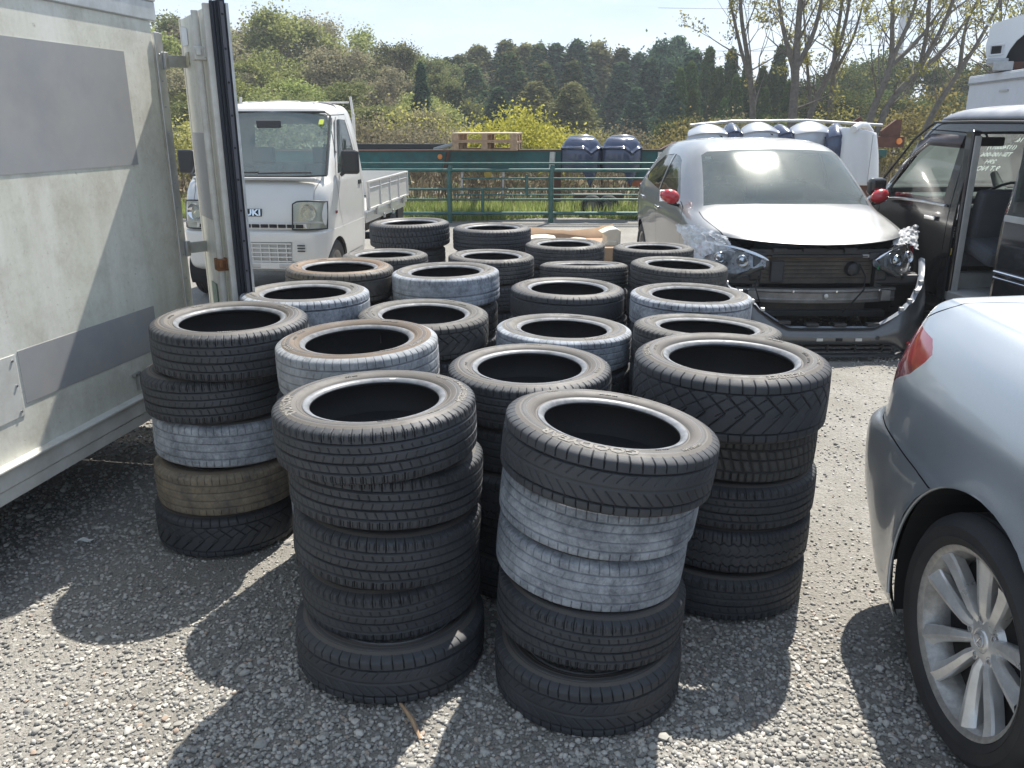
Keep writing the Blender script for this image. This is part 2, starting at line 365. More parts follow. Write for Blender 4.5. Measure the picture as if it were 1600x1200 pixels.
def tyre_mesh(kind, nt, nr, txt=None):
    h = TW / 2
    # from the inner liner over the top bead, sidewall, tread, bottom sidewall and back
    up = [(.242, .20, 3), (.232, .52, 3), (.205, .66, 3), (RB + .001, .69, 3), (RB, .735, 3), (RB + .002, .78, 2), (RB + .008, .835, 2), (RB + .014, .865, 2), (RB + .019, .868, 2), (RB + .022, .84, 1), (RB + .026, .845, 1),
          (RB + .030, .90, 1), (RB + .036, .935, 1), (RB + .0375, .928, 1), (RB + .040, .945, 1), (RB + .052, .985, 1), (RB + .0535, .978, 1), (RB + .056, .985, 4), (RB + .0615, .985, 4), (RB + .066, .982, 4), (RB + .0675, .972, 1), (RB + .0715, .968, 1), (RB + .073, .976, 1), (RB + .078, .955, 1), (RB + .083, .93, 1)]
    pr = [(r, z * h, zone) for r, z, zone in up]
    tread = []
    for k in range(nr):
        zn = 1 - 2 * k / (nr - 1)
        # rounded shoulders, slightly crowned tread
        r = TR - .0028 * zn * zn - .020 * max(0, (abs(zn) - .80) / .2) ** 2.2
        tread.append((r, zn * h * .915, 0))
    dn = [(r, -z, zone) for r, z, zone in pr][::-1]
    prof = pr + tread + dn
    Pn = len(prof); r = np.array([p[0] for p in prof]); z = np.array([p[1] for p in prof]); zone = np.array([p[2] for p in prof], float)
    th = np.arange(nt) * 2 * PI / nt
    zn = np.clip(z / (h * .915), -1, 1)
    isT = np.zeros(Pn); isT[len(pr):len(pr) + nr] = 1
    D = tread_depth(kind, th[:, None], zn[None, :]) * isT[None, :]
    Rr = np.broadcast_to(r[None, :], (nt, Pn)) - D * .0072 * (1 - .35 * (np.abs(zn) > .93))[None, :]
    # fine radial scoring of the side wall
    V = np.stack([Rr * np.cos(th)[:, None], Rr * np.sin(th)[:, None], np.broadcast_to(z[None, :] + h, (nt, Pn))], 2).reshape(-1, 3)
    i = np.arange(nt)[:, None]; j = np.arange(Pn)[None, :]
    a = i * Pn + j; b = i * Pn + (j + 1) % Pn; c = ((i + 1) % nt) * Pn + (j + 1) % Pn; d = ((i + 1) % nt) * Pn + j
    F = np.stack([a, d, c, b], 2).reshape(-1, 4)
    me = bpy.data.meshes.new('tyre_' + kind)
    me.vertices.add(len(V)); me.vertices.foreach_set('co', V.astype(np.float32).ravel())
    me.loops.add(F.size); me.loops.foreach_set('vertex_index', F.astype(np.int32).ravel())
    me.polygons.add(len(F)); me.polygons.foreach_set('loop_start', np.arange(0, F.size, 4, dtype=np.int32)); me.polygons.foreach_set('loop_total', np.full(len(F), 4, dtype=np.int32))
    me.update(); me.validate()
    for nm, arr in (('zone', np.broadcast_to(zone[None, :], (nt, Pn))), ('groove', D)):
        at = me.attributes.new(nm, 'FLOAT', 'POINT'); at.data.foreach_set('value', arr.astype(np.float32).ravel())
    me.shade_smooth(); me.set_sharp_from_angle(angle=R_(38))
    return me
def rubber(name, tread=(.043, .046, .052), tmud=(.10, .10, .10), mudamt=.25, side=(.085, .074, .062), sideamt=.6, gd=.8):
    m, t, b = mat(name)
    z = N(t, 'ShaderNodeAttribute'); z.attribute_name = 'zone'; g = N(t, 'ShaderNodeAttribute'); g.attribute_name = 'groove'
    base = ramp(t, noise(t, 7, 5, .6, rnd=True), [(.3, tuple(c * .75 for c in tread)), (.7, tuple(c * 1.25 for c in tread))])
    n = noise(t, 9, 9, .68, rnd=True, sc=(1, 1, .8)); fine = noise(t, 70, 4, .7, rnd=True)
    nn = mix(t, .35, n, fine)
    lo = .62 - mudamt * .42
    f = ramp(t, nn, [(max(0, lo - .02), max(0.0, mudamt * .9 - .5)), (lo + .20, min(1.0, .30 + mudamt))])
    gi = N(t, 'ShaderNodeMath', operation='MULTIPLY_ADD'); t.links.new(g.outputs['Fac'], gi.inputs[0]); gi.inputs[1].default_value = -.55; gi.inputs[2].default_value = 1.0
    fm = N(t, 'ShaderNodeMath', operation='MULTIPLY'); t.links.new(f, fm.inputs[0]); t.links.new(gi.outputs[0], fm.inputs[1]); fm.use_clamp = True
    mudc = ramp(t, noise(t, 16, 6, .7, rnd=True), [(.3, tuple(c * .6 for c in tmud)), (.75, tuple(min(1, c * 1.25) for c in tmud))])
    tc_ = mix(t, fm.outputs[0], base, mudc)
    # scuffs: small pale marks
    sc = ramp(t, noise(t, 45, 6, .75, rnd=True, sc=(1, 1, .5)), [(.66, 0.0), (.74, .55)])
    tc_ = mix(t, sc, tc_, (.13, .13, .13))
    gm = N(t, 'ShaderNodeMath', operation='MULTIPLY'); gm.inputs[1].default_value = gd; t.links.new(g.outputs['Fac'], gm.inputs[0]); gm.use_clamp = True; tc_ = mix(t, gm.outputs[0], tc_, mix(t, .25, (.010, .010, .012), tc_))  # shade in the grooves is put into the colour, near black
    sf = ramp(t, noise(t, 5, 8, .62, rnd=True), [(.2, sideamt * .55), (.75, min(1.0, sideamt * 1.3))])
    sd = mix(t, sf, base, side)
    m1 = N(t, 'ShaderNodeMath', operation='COMPARE'); m1.inputs[1].default_value = 1; m1.inputs[2].default_value = .45; t.links.new(z.outputs['Fac'], m1.inputs[0])
    m2 = N(t, 'ShaderNodeMath', operation='COMPARE'); m2.inputs[1].default_value = 2; m2.inputs[2].default_value = .45; t.links.new(z.outputs['Fac'], m2.inputs[0])
    m3 = N(t, 'ShaderNodeMath', operation='COMPARE'); m3.inputs[1].default_value = 3; m3.inputs[2].default_value = .45; t.links.new(z.outputs['Fac'], m3.inputs[0])
    col = mix(t, m1.outputs[0], tc_, sd); bead = ramp(t, noise(t, 30, 4, .6, rnd=True), [(.3, (.10, .105, .112)), (.7, (.22, .23, .245))]); col = mix(t, m2.outputs[0], col, bead); col = mix(t, m3.outputs[0], col, (.018, .018, .020))  # bead ring is worn grey, made paler to hold its highlight
    m4 = N(t, 'ShaderNodeMath', operation='COMPARE'); m4.inputs[1].default_value = 4; m4.inputs[2].default_value = .45; t.links.new(z.outputs['Fac'], m4.inputs[0]); col = mix(t, m4.outputs[0], col, mix(t, .55, sd, base))
    t.links.new(col, b.inputs['Base Color'])
    rr = N(t, 'ShaderNodeMapRange'); t.links.new(n, rr.inputs['Value']); rr.inputs['To Min'].default_value = .48; rr.inputs['To Max'].default_value = .78
    rx = mix(t, m2.outputs[0], rr.outputs[0], (.42, .42, .42)); rx = mix(t, fm.outputs[0], rx, (.9, .9, .9)); t.links.new(rx, b.inputs['Roughness'])
    b.inputs['Specular IOR Level'].default_value = .5
    hb = mix(t, .5, noise(t, 120, 5, .7), n); bump(t, b, hb, .35, .003)
    return m
RUB = {
    'dark': rubber('rubber_worn_dark', mudamt=.24, sideamt=.62, side=(.135, .117, .097)),
    'dusty': rubber('rubber_dusty', tread=(.042, .043, .045), tmud=(.12, .115, .105), mudamt=.5, sideamt=.9, side=(.14, .13, .115)),
    'grey': rubber('rubber_grey_mud', tread=(.075, .085, .105), tmud=(.40, .43, .47), mudamt=.62, sideamt=.85, side=(.17, .155, .13), gd=.45),
    'greybrown': rubber('rubber_grey_mud_brown_side', tread=(.06, .065, .075), tmud=(.33, .345, .36), mudamt=.74, sideamt=1.0, side=(.165, .125, .09), gd=.45),
    'tan': rubber('rubber_tan_mud', tmud=(.23, .19, .135), mudamt=.66, sideamt=1.0, side=(.17, .13, .09), gd=.5),
    'brown': rubber('rubber_brown_mud', tread=(.05, .046, .042), tmud=(.13, .115, .095), mudamt=.45, sideamt=1.0, side=(.20, .135, .085)),
}
KINDS = ['rib', 'slant', 'vee', 'zig', 'block', 'worn']
HI = {k: tyre_mesh(k, 1080, 54) for k in KINDS}
LO = {k: tyre_mesh(k, 540, 30) for k in KINDS}
for me in list(HI.values()) + list(LO.values()): me.materials.append(RUB['dark'])
def add_tyre(x, y, z, D, w, kind, rub, label, group, rx=0, ry=0, hi=False, rz=0):
    me = (HI if hi else LO)[kind]
    o = link(bpy.data.objects.new('tyre', me)); s = D / (2 * TR)
    # tilt about the tyre's own base centre
    o.scale = (s, s, w / TW * .997); o.location = (x, y, z); o.rotation_euler = (R_(rx), R_(ry), rz)
    o.material_slots[0].link = 'OBJECT'; o.material_slots[0].material = RUB[rub]
    return tag(o, label, 'tyre', group)
def lettering(parent, txt, size, rad, ang, z, sx=1.0, inward=False, mt=None, gap=1.0, D=.6):
    me = text_mesh(txt, size, .0008, sx, size * .035)
    for v in me.vertices:
        if inward: a = ang + v.co.x / rad; r = rad - v.co.y
        else: a = ang - v.co.x / rad; r = rad + v.co.y
        h = TW / 2; q = r - RB; pf = [(.036, .935), (.052, .985), (.066, .985), (.0715, .972), (.078, .955), (.083, .93), (.092, .88), (.11, .8)]
        zz = float(np.interp(q, [p[0] for p in pf], [p[1] for p in pf])) * h + h
        v.co = (r * math.cos(a), r * math.sin(a), zz + .0006 + v.co.z)
    me.materials.append(mt or M['letter']); o = link(bpy.data.objects.new('lettering', me), parent); return o
M['letter'] = pbr('raised_rubber_letters', (.19, .176, .155), .7, var=.3, vs=40)
M['letter_dark'] = pbr('raised_rubber_letters_dark', (.08, .075, .07), .55, var=.3, vs=40)

G_T = 'used tyres piled in stacks on the gravel yard'
ORD = ['bottom of', 'second up in', 'middle of', 'fourth up in', 'top of']
# x, y, top height, diameter, stack description, five (kind, rubber) from the top down, tilt x, tilt y
STACKS = [
 (-.405, 2.352, .876, .602, 'the front left stack', ['rib/dark', 'rib/dark', 'rib/dark', 'rib/dark', 'slant/dark'], [(0, -1.5), (0, -4), (0, -4), (0, -3.5), (0, -1.5)]),
 (.262, 2.193, .861, .604, 'the front right stack', ['slant/dark', 'worn/grey', 'worn/grey', 'rib/dark', 'slant/dark'], [(-1, 7), (-.5, 6.5), (0, 6), (0, 4), (0, 2)]),
 (.752, 2.761, .895, .660, 'the wide stack right of the front two', ['vee/dark', 'block/dusty', 'rib/dark', 'zig/dark', 'rib/dark'], [(0, 0.6), (0, 1.5), (0, 0), (0, 1), (0, 0)]),
 (.063, 2.868, .828, .588, 'the stack between the two front stacks', ['rib/dark', 'rib/dark', 'zig/dark', 'rib/dark', 'rib/dark'], [(1, 0), (0, 0), (0, 0), (0, 0), (0, 0)]),
 (-.56, 2.945, .908, .588, 'the stack just behind the front left stack', ['worn/greybrown', 'rib/dark', 'rib/dark', 'worn/grey', 'rib/dark'], [(1, -1.5), (0, 0), (0, 0), (0, 0), (0, 0)]),
 (-1.11, 3.2, .925, .600, 'the leftmost stack beside the box', ['rib/dark', 'rib/dark', 'worn/grey', 'worn/tan', 'vee/dark'], [(1.2, .6), (0, 1.5), (0, 2), (0, .5), (0, 0)]),
 (-.399, 3.659, .842, .583, 'the stack two behind the front left one', ['vee/dusty', 'rib/dark', 'zig/dark', 'rib/dark', 'rib/dark'], [(1, 1), (0, 0), (0, 0), (0, 0), (0, 0)]),
 (.224, 3.554, .800, .594, 'the stack behind the one between the front two', ['worn/grey', 'zig/dark', 'rib/dark', 'rib/dark', 'rib/dark'], [(-1, 1.5), (0, 0), (0, 0), (0, 0), (0, 0)]),
 (.813, 3.394, .842, .612, 'the stack behind the wide right one', ['rib/dusty', 'rib/dark', 'zig/dark', 'rib/dark', 'rib/dark'], [(-3, 2), (0, 0), (0, 0), (0, 0), (0, 0)]),
 (-.969, 3.846, .902, .594, 'the stack just behind the leftmost one', ['slant/grey', 'rib/dark', 'zig/dark', 'rib/dark', 'rib/dark'], [(-.6, 0), (0, 0), (0, 0), (0, 0), (0, 0)]),
 (-.362, 4.544, .880, .590, 'the middle stack of the pile', ['worn/grey', 'zig/dusty', 'rib/dark', 'zig/dark', 'rib/dark'], [(0, -1), (2, 2), (0, 0), (0, 0), (0, 0)]),
 (.29, 4.335, .827, .600, 'the stack right of the middle one', ['slant/dark', 'rib/dark', 'zig/dark', 'rib/dark', 'rib/dark'], [(0, 1), (0, 0), (0, 0), (0, 0), (0, 0)]),
 (.89, 4.095, .841, .600, 'the third stack back along the right edge', ['slant/grey', 'rib/dark', 'zig/dark', 'rib/dark', 'rib/dark'], [(0, 1), (0, 0), (0, 0), (0, 0), (0, 0)]),
 (-.96, 4.606, .894, .592, 'the stack before the small truck bumper', ['slant/brown', 'rib/dark', 'zig/dark', 'rib/dark', 'rib/dark'], [(0, 1), (0, 0), (0, 0), (0, 0), (0, 0)]),
 (-.828, 5.431, .835, .558, 'the stack beside the small truck wheel', ['rib/dusty', 'rib/dark', 'zig/dark', 'rib/dark', 'rib/dark'], [(-1, 0), (0, 0), (0, 0), (0, 0), (0, 0)]),
 (-.137, 5.388, .833, .558, 'the stack directly behind the middle one', ['rib/dusty', 'rib/dark', 'zig/dark', 'rib/dark', 'rib/dark'], [(0, 1), (0, 0), (0, 0), (0, 0), (0, 0)]),
 (.454, 5.23, .800, .560, 'the stack whose top tips away', ['rib/dusty', 'rib/dark', 'zig/dark', 'rib/dark', 'rib/dark'], [(-5.5, 0), (0, 0), (0, 0), (0, 0), (0, 0)]),
 (1.005, 5.015, .839, .583, 'the fourth stack back along the right edge', ['rib/dusty', 'rib/dark', 'zig/dark', 'rib/dark', 'rib/dark'], [(0, 2), (0, 0), (0, 0), (0, 0), (0, 0)]),
 (-.78, 6.417, .930, .610, 'the rearmost left stack by the truck bed', ['block/dark', 'rib/dusty', 'zig/dark', 'rib/dark', 'rib/dark'], [(0, -1), (0, 0), (0, 0), (0, 0), (0, 0)]),
 (-.15, 6.301, .905, .588, 'the rearmost middle stack before the grass', ['rib/dark', 'rib/dark', 'zig/dark', 'rib/dark', 'rib/dark'], [(0, 0), (0, 0), (0, 0), (0, 0), (0, 0)]),
 (.371, 5.85, .846, .558, 'the stack before the brown cardboard', ['rib/dusty', 'rib/dark', 'zig/dark', 'rib/dark', 'rib/dark'], [(0, 0), (0, 0), (0, 0), (0, 0), (0, 0)]),
 (.99, 5.845, .822, .563, 'the rearmost right stack by the hatchback', ['rib/dusty', 'rib/dark', 'zig/dark', 'rib/dark', 'rib/dark'], [(-1, 0), (0, 0), (0, 0), (0, 0), (0, 0)]),
]
LOOK = {'dark': 'worn black', 'dusty': 'dusty black', 'grey': 'mud-caked pale grey', 'greybrown': 'grey muddy, brown-sided', 'tan': 'tan mud-crusted', 'brown': 'rusty brown dusted'}
rnd = random.Random(11)
TOPS = {}
OFF = {0: [(0, 0), (.012, .04), (.006, .04), (.012, .07), (.012, -.01)], 1: [(0, 0), (-.012, .085), (-.03, .095), (-.028, .05), (-.03, .01)],
       5: [(0, 0), (-.062, .01), (-.055, .02), (-.062, .0), (-.085, .0)], 2: [(0, 0), (.035, .06), (.04, .05), (.035, .04), (.02, .02)]}
DS = {0: [1, .99, .975, .965, 1.0], 1: [1, .975, .95, .945, .94], 2: [1, .90, .92, .91, .92], 5: [1, .985, .975, .965, .955], 10: [1, .97, .98, .98, 1], 18: [1, .9, 1, 1, 1]}
for si, (x, y, zt, D, desc, tl, tilt) in enumerate(STACKS):
    ws = [(zt / 5) * (1 + (rnd.random() - .5) * .08) for _ in range(5)]; k = sum(ws) / zt; ws = [w / k for w in ws]; z = 0
    if si == 2: ws = [.165, .165, .165, .17, .23]
    for lv in range(5):
        ti = 4 - lv; kind, rub = tl[ti].split('/'); rx, ry = tilt[ti]
        ox, oy = OFF[si][ti] if si in OFF else ((0, 0) if ti == 0 else ((rnd.random() - .5) * .035, (rnd.random() - .5) * .035))
        ds = DS[si][ti] if si in DS else (1 if ti == 0 else 1 - rnd.random() * .03)
        o = add_tyre(x + ox, y + oy, z, D * ds, ws[lv], kind, rub, '%s tyre, %s %s' % (LOOK[rub], ORD[lv], desc), G_T, rx, ry, hi=si < 9, rz=rnd.random() * 6.28 if ti else 0)
        z += ws[lv]
        if ti == 0: TOPS[si] = o
# sidewall writing on the top tyres near the camera (angles: 0 = right, -90 deg = towards camera)
zt_ = TW * .985
def wr(si, txt, size, deg, rad=.262, sx=1.0, mt=None): lettering(TOPS[si], txt, size, rad, R_(deg), zt_ , sx, mt=mt)
wr(0, 'DUNLOP', .040, 196, .2555, 1.1); wr(0, 'ENASAVE', .024, 18, .266, 1.0); wr(0, 'EC204', .026, -8, .262, 1.1); wr(0, '155/65R14', .012, 40, .245, 1.0); wr(0, '0120 4218', .010, -40, .25, 1)
wr(1, 'GOODYEAR', .036, -112, .254, 1.35); wr(1, '185/60R15 84H', .013, -42, .254, 1.1); wr(1, 'TUBELESS', .011, 70, .25); wr(1, 'RADIAL', .011, 130, .25)
wr(2, 'GOODYEAR', .022, 172, .262, 1.1); wr(2, 'EXCELLENCE', .020, -68, .262, 1.1); wr(2, '225/45R17', .014, -20, .26)
wr(4, 'GOODYEAR', .024, 205, .26); wr(4, '155/65R14 75S', .015, -25, .262); wr(3, 'TUBELESS', .014, -20, .256); wr(5, 'DUNLOP', .022, 150, .26); wr(5, 'ENASAVE', .022, 40, .26)
wr(7, 'BRIDGESTONE', .02, -60, .26); wr(6, 'YOKOHAMA', .02, 180, .26)
rl = random.Random(77)
for si in range(len(STACKS)):
    if si not in (0, 1): a0 = rl.random() * 360; wr(si, '%s/%sR%s' % rl.choice([(175, 65, 14), (155, 65, 14), (185, 60, 15), (195, 65, 15), (165, 55, 15)]), .015, a0, .246); wr(si, 'RADIAL TUBELESS', .009, a0 + 120, .236); wr(si, 'STEEL BELTED', .008, a0 + 215, .238)
    wr(si, 'MAX LOAD 500kg', .007, rl.random() * 360, .230, mt=M['letter_dark']); wr(si, 'DOT 4618', .009, rl.random() * 360, .232, mt=M['letter_dark'])
# small white sticker on the bead of the front left tyre, valve in the muddy one
st = MB().box((0, 0, 0), (.028, .006, .001)); so_ = st.build('sticker', M['white_paint'], TOPS[0]); so_.location = (.03, .199, TW * .925); so_.rotation_euler = (R_(28), 0, 0)
vv = MB().tube([(0, 0, 0), (0, 0, .035)], .004, 8).build('valve', M['chrome'], TOPS[4]); vv.location = (.055, .196, .10)
# ------------------------------------------------------------------ box body with open rear door (left)
def box_material():
    m, t, b = mat('aged_white_panel')
    tc = N(t, 'ShaderNodeTexCoord')
    st = noise(t, 1.0, 7, .6, sc=(9, 9, .9)); bl = noise(t, 1.6, 6, .6); fine = noise(t, 60, 6, .7)
    c = ramp(t, mix(t, .45, st, bl), [(.33, (.56, .545, .46)), (.5, (.70, .69, .615)), (.7, (.77, .765, .71))])
    g = ramp(t, noise(t, .9, 5, .6, sc=(5, 5, .7)), [(.45, 0.0), (.72, .45)]); c = mix(t, g, c, (.42, .43, .31))
    g2 = ramp(t, noise(t, 3.2, 9, .72), [(.47, 0.0), (.66, .55)]); c = mix(t, g2, c, (.38, .35, .27)); sp = ramp(t, noise(t, 34, 7, .78), [(.60, 0.0), (.68, .7)]); c = mix(t, sp, c, (.27, .23, .18))
    c = mix(t, .22, c, fine, 'OVERLAY'); t.links.new(c, b.inputs['Base Color']); b.inputs['Roughness'].default_value = .55
    bump(t, b, mix(t, .5, fine, bl), .12, .004); return m
M['panel'] = box_material()
M['grey_patch'] = pbr('grey_vinyl_patch', (.30, .305, .315), .5, var=.08, vs=3, dirt=(.40, .38, .34), dirt_amt=.5, bs=.15, bscale=120)
M['rusty_white'] = pbr('rusty_white_metal', (.60, .59, .54), .5, dirt=(.22, .10, .045), dirt_amt=.28, vs=8, bs=.2, bscale=80)
M['rust'] = pbr('rust', (.20, .085, .035), .85, var=.4, vs=25, bs=.5, bscale=80)
BH = R_(9.6)
box = thing('truck_box_body', 'weathered white box body with grey patches standing along the left', 'box body', (-1.63, 4.12, 0), -BH)
# local: +y towards its rear (away), x = outwards from the wall (wall face at x = 0, body to -x)
b_ = MB(); b_.box((-.85, -2.1, 1.230), (1.70, 4.12, 1.75)); b_.build('side_panel', M['panel'], box, bevel=.006)
b_ = MB(); b_.box((-.006, -2.1, 2.125), (.03, 4.2, .085)); b_.box((-.85, -2.1, 2.142), (1.706, 4.2, .055)); b_.box((-.010, -2.1, 2.178), (.05, 4.2, .022)); b_.build('roof_trim', M['alu'], box, bevel=.006)
b_ = MB(); b_.box((.010, -2.1, .41), (.03, 4.2, .075)); b_.box((.016, -2.1, .449), (.05, 4.2, .012)); b_.box((.006, -2.1, .345), (.025, 4.2, .05)); b_.build('lower_rail', M['white_paint'], box, bevel=.004)
b_ = MB(); b_.box((-.85, -2.1, .325), (1.6, 4.0, .06)); b_.box((-.45, -2.1, .25), (.08, 3.9, .09)); b_.box((-1.25, -2.1, .25), (.08, 3.9, .09))
for yy in (-1.9, -3.4): b_.box((-.95, yy, .10), (1.2, .12, .20))
b_.box((-.85, .22, .38), (1.62, .40, .14)); b_.build('underframe', M['black_paint'], box)  # first box: unseen rear step, added to shade the ground beside the body
b_ = MB(); b_.box((-.02, .012, 1.21), (.052, .045, 1.66)); b_.box((.010, -.018, 1.21), (.008, .045, 1.66)); 
b_.build('corner_post', M['alu'], box, bevel=.004)
for k in range(14): MB().lathe([(0, .004), (.004, .003), (.005, 0)], 8, M=Matrix.Translation((.014, -.018, .45 + k * .115)) @ Matrix.Rotation(PI / 2, 4, 'Y')).build('rivet', M['steel'], box)
# grey patches (vinyl sheet on the panel)
b_ = MB(); b_.prism([(-1.55, 1.47), (-.273, 1.467), (-.273, 1.939), (-1.55, 1.939)], .0, .0025, 'x'); b_.build('upper_patch', M['grey_patch'], box)
b_ = MB(); b_.prism([(-1.175, .640), (-.300, .622), (-.300, .828), (-1.175, .842)], .0, .0025, 'x'); b_.build('lower_patch', M['grey_patch'], box)
# riveted repair plate at far left, bottom
b_ = MB(); b_.prism([(-1.9, .60), (-1.192, .60), (-1.192, .835), (-1.9, .845)], .0, .003, 'x'); b_.build('repair_plate', M['white_paint'], box, bevel=.001)
for (yy, zz) in [(-1.21, .62), (-1.21, .72), (-1.21, .815), (-1.4, .62), (-1.4, .825), (-1.6, .62)]: MB().lathe([(0, .004), (.005, .003), (.006, 0)], 8, M=Matrix.Translation((.004, yy, zz)) @ Matrix.Rotation(PI / 2, 4, 'Y')).build('plate_rivet', M['steel'], box)
# latch socket low on the panel
b_ = MB(); b_.box((.010, -.50, .555), (.02, .06, .012)); b_.box((.010, -.50, .515), (.02, .012, .07)); b_.box((.012, -.475, .53), (.024, .015, .04)); b_.build('latch_socket', M['steel'], box, bevel=.002)
def hinge_at(z):
    h = MB(); h.bar((.0, .03, z), (.072, .135, z), .012, .055); h.lathe([(0, -.034), (.011, -.034), (.011, .034), (0, .034)], 12, M=Matrix.Translation((.075, .14, z)))
    h.box((.012, .02, z), (.03, .03, .075)); return h.build('hinge', M['alu'], box, smooth=40, bevel=.003)
for z in (1.92, 1.05, .55): hinge_at(z)
# the open door: swung round past the corner towards the camera
dr = thing('box_door', 'open white rear door of the box body with rusty lock rod and black seal', 'door', (-1.582, 4.275, 0), 0)
dv = Vector((.515, -.857, 0)); dr.rotation_euler = (0, 0, math.atan2(dv.y, dv.x))   # local x runs to the free edge, -y = outer face
LD = .545
b_ = MB(); b_.box((LD / 2, .03, 1.255), (LD, .045, 1.71)); b_.build('door_panel', M['panel'], dr, bevel=.004)
b_ = MB(); b_.box((LD + .012, .034, 1.255), (.028, .072, 1.74)); b_.box((.006, .03, 1.255), (.018, .056, 1.72)); b_.build('door_frame', M['rusty_white'], dr, bevel=.004)
b_ = MB(); b_.box((LD + .032, .030, 1.255), (.014, .016, 1.76)); b_.box((LD + .040, .066, 1.26), (.034, .030, 1.78)); b_.box((LD + .034, .048, 1.255), (.010, .020, 1.76)); b_.build('rubber_seal', M['rubber_seal'], dr, bevel=.004)
b_ = MB(); b_.box((LD + .060, .0655, 1.26), (.004, .014, 1.74)); b_.build('seal_strip', pbr('seal_clamp_strip', (.10, .10, .115), .5, .2), dr)
b_ = MB(); b_.box((LD + .032, .088, 1.255), (.06, .012, 1.74)); b_.build('edge_strip', M['alu'], dr, bevel=.002)
for k in range(13): MB().lathe([(0, .003), (.004, .002), (.005, 0)], 8, M=Matrix.Translation((LD + .0625, .0655, .46 + k * .135)) @ Matrix.Rotation(PI / 2, 4, 'Y')).build('seal_screw', M['dark'], dr)
b_ = MB(); b_.tube([(LD - .055, -.022, .46), (LD - .055, -.022, 2.10)], .0155, 14); b_.build('lock_rod', M['rusty_white'], dr, smooth=40)
for z, m_ in ((1.93, 'rusty_white'), (1.02, 'rust'), (.55, 'rust')):
    c_ = MB(); c_.box((LD - .055, -.020, z), (.062, .052, .055)); c_.box((LD - .055, .0, z), (.085, .016, .035)); c_.box((LD - .02, -.03, z + .005), (.02, .02, .03)); c_.build('rod_bracket', M[m_], dr, bevel=.004)
b_ = MB(); b_.prism([(.03, 1.20), (.33, 1.20), (.33, 1.60), (.03, 1.60)], .0055, .0075, 'y'); b_.build('door_patch', M['grey_patch'], dr)
b_ = MB(); b_.box((.16, .004, .80), (.11, .004, .16)); b_.build('green_sticker', pbr('faded_green_sticker', (.13, .22, .16), .5, var=.3, vs=20), dr)
b_ = MB(); b_.box((.10, .004, 1.93), (.07, .004, .06)); b_.build('notice_sticker', pbr('notice_sticker', (.45, .42, .30), .5, var=.4, vs=60), dr)
b_ = MB(); b_.prism([(.02, 1.99), (.15, 1.99), (.15, 2.06), (.02, 2.08)], .0045, .0065, 'y'); b_.build('top_plate', M['alu'], dr)
# ------------------------------------------------------------------ body-shell tools
def shell(G, mirror=True):
    """bmesh from a grid of points (u, v); mirrored to -x and welded on the centre line"""
    bm = bmesh.new(); G = np.array(G); nu, nv = G.shape[:2]
    V = [[bm.verts.new(G[i, j]) for j in range(nv)] for i in range(nu)]
    def q(a, b, c, d):
        s = [];
        for v in (a, b, c, d):
            if v not in s: s.append(v)
        try: bm.faces.new(s)
        except ValueError: pass
    for i in range(nu - 1):
        for j in range(nv - 1): q(V[i][j], V[i][j + 1], V[i + 1][j + 1], V[i + 1][j])
    bmesh.ops.remove_doubles(bm, verts=bm.verts, dist=1e-5)
    if mirror:
        r = bmesh.ops.duplicate(bm, geom=bm.verts[:] + bm.edges[:] + bm.faces[:])
        for e in r['geom']:
            if isinstance(e, bmesh.types.BMVert): e.co.x = -e.co.x
        bmesh.ops.remove_doubles(bm, verts=bm.verts, dist=2e-4)
    bmesh.ops.recalc_face_normals(bm, faces=bm.faces)
    return bm
def _pj(p, ax): return (p[1], p[2]) if ax == 'x' else (p[0], p[2]) if ax == 'y' else (p[0], p[1])
def _inside(q, poly):
    x, y = q; c = False; n = len(poly)
    for i in range(n):
        (x1, y1), (x2, y2) = poly[i], poly[(i + 1) % n]
        if (y1 > y) != (y2 > y) and x < (x2 - x1) * (y - y1) / (y2 - y1) + x1: c = not c
    return c
def cut(bm, poly, ax, cond=lambda c: True, only_near=True):
    xs = [p[0] for p in poly]; ys = [p[1] for p in poly]; m = .015
    n = len(poly)
    for i in range(n):
        a, b = poly[i], poly[(i + 1) % n]; dx, dy = b[0] - a[0], b[1] - a[1]; Ln = math.hypot(dx, dy)
        if Ln < 1e-6: continue
        nn = (-dy / Ln, dx / Ln)
        if ax == 'x': co, no = (0, a[0], a[1]), (0, nn[0], nn[1])
        elif ax == 'y': co, no = (a[0], 0, a[1]), (nn[0], 0, nn[1])
        else: co, no = (a[0], a[1], 0), (nn[0], nn[1], 0)
        fs = []
        for f in bm.faces:
            q = [_pj(v.co, ax) for v in f.verts]
            if max(p[0] for p in q) < min(a[0], b[0]) - m or min(p[0] for p in q) > max(a[0], b[0]) + m: continue
            if max(p[1] for p in q) < min(a[1], b[1]) - m or min(p[1] for p in q) > max(a[1], b[1]) + m: continue
            if cond(f.calc_center_median()): fs.append(f)
        g = set(fs)
        for f in fs: g.update(f.edges); g.update(f.verts)
        if fs: bmesh.ops.bisect_plane(bm, geom=list(g), dist=1e-5, plane_co=co, plane_no=no)
    out = []
    for f in bm.faces:
        c = f.calc_center_median()
        if cond(c) and _inside(_pj(c, ax), poly): out.append(f)
    return out
def take(bm, faces):
    """move the faces into a new bmesh"""
    nb = bmesh.new(); vm = {}
    for f in faces:
        vs = []
        for v in f.verts:
            if v not in vm: vm[v] = nb.verts.new(v.co)
            vs.append(vm[v])
        try: nb.faces.new(vs)
        except ValueError: pass
    bmesh.ops.delete(bm, geom=faces, context='FACES')
    bmesh.ops.recalc_face_normals(nb, faces=nb.faces)
    return nb
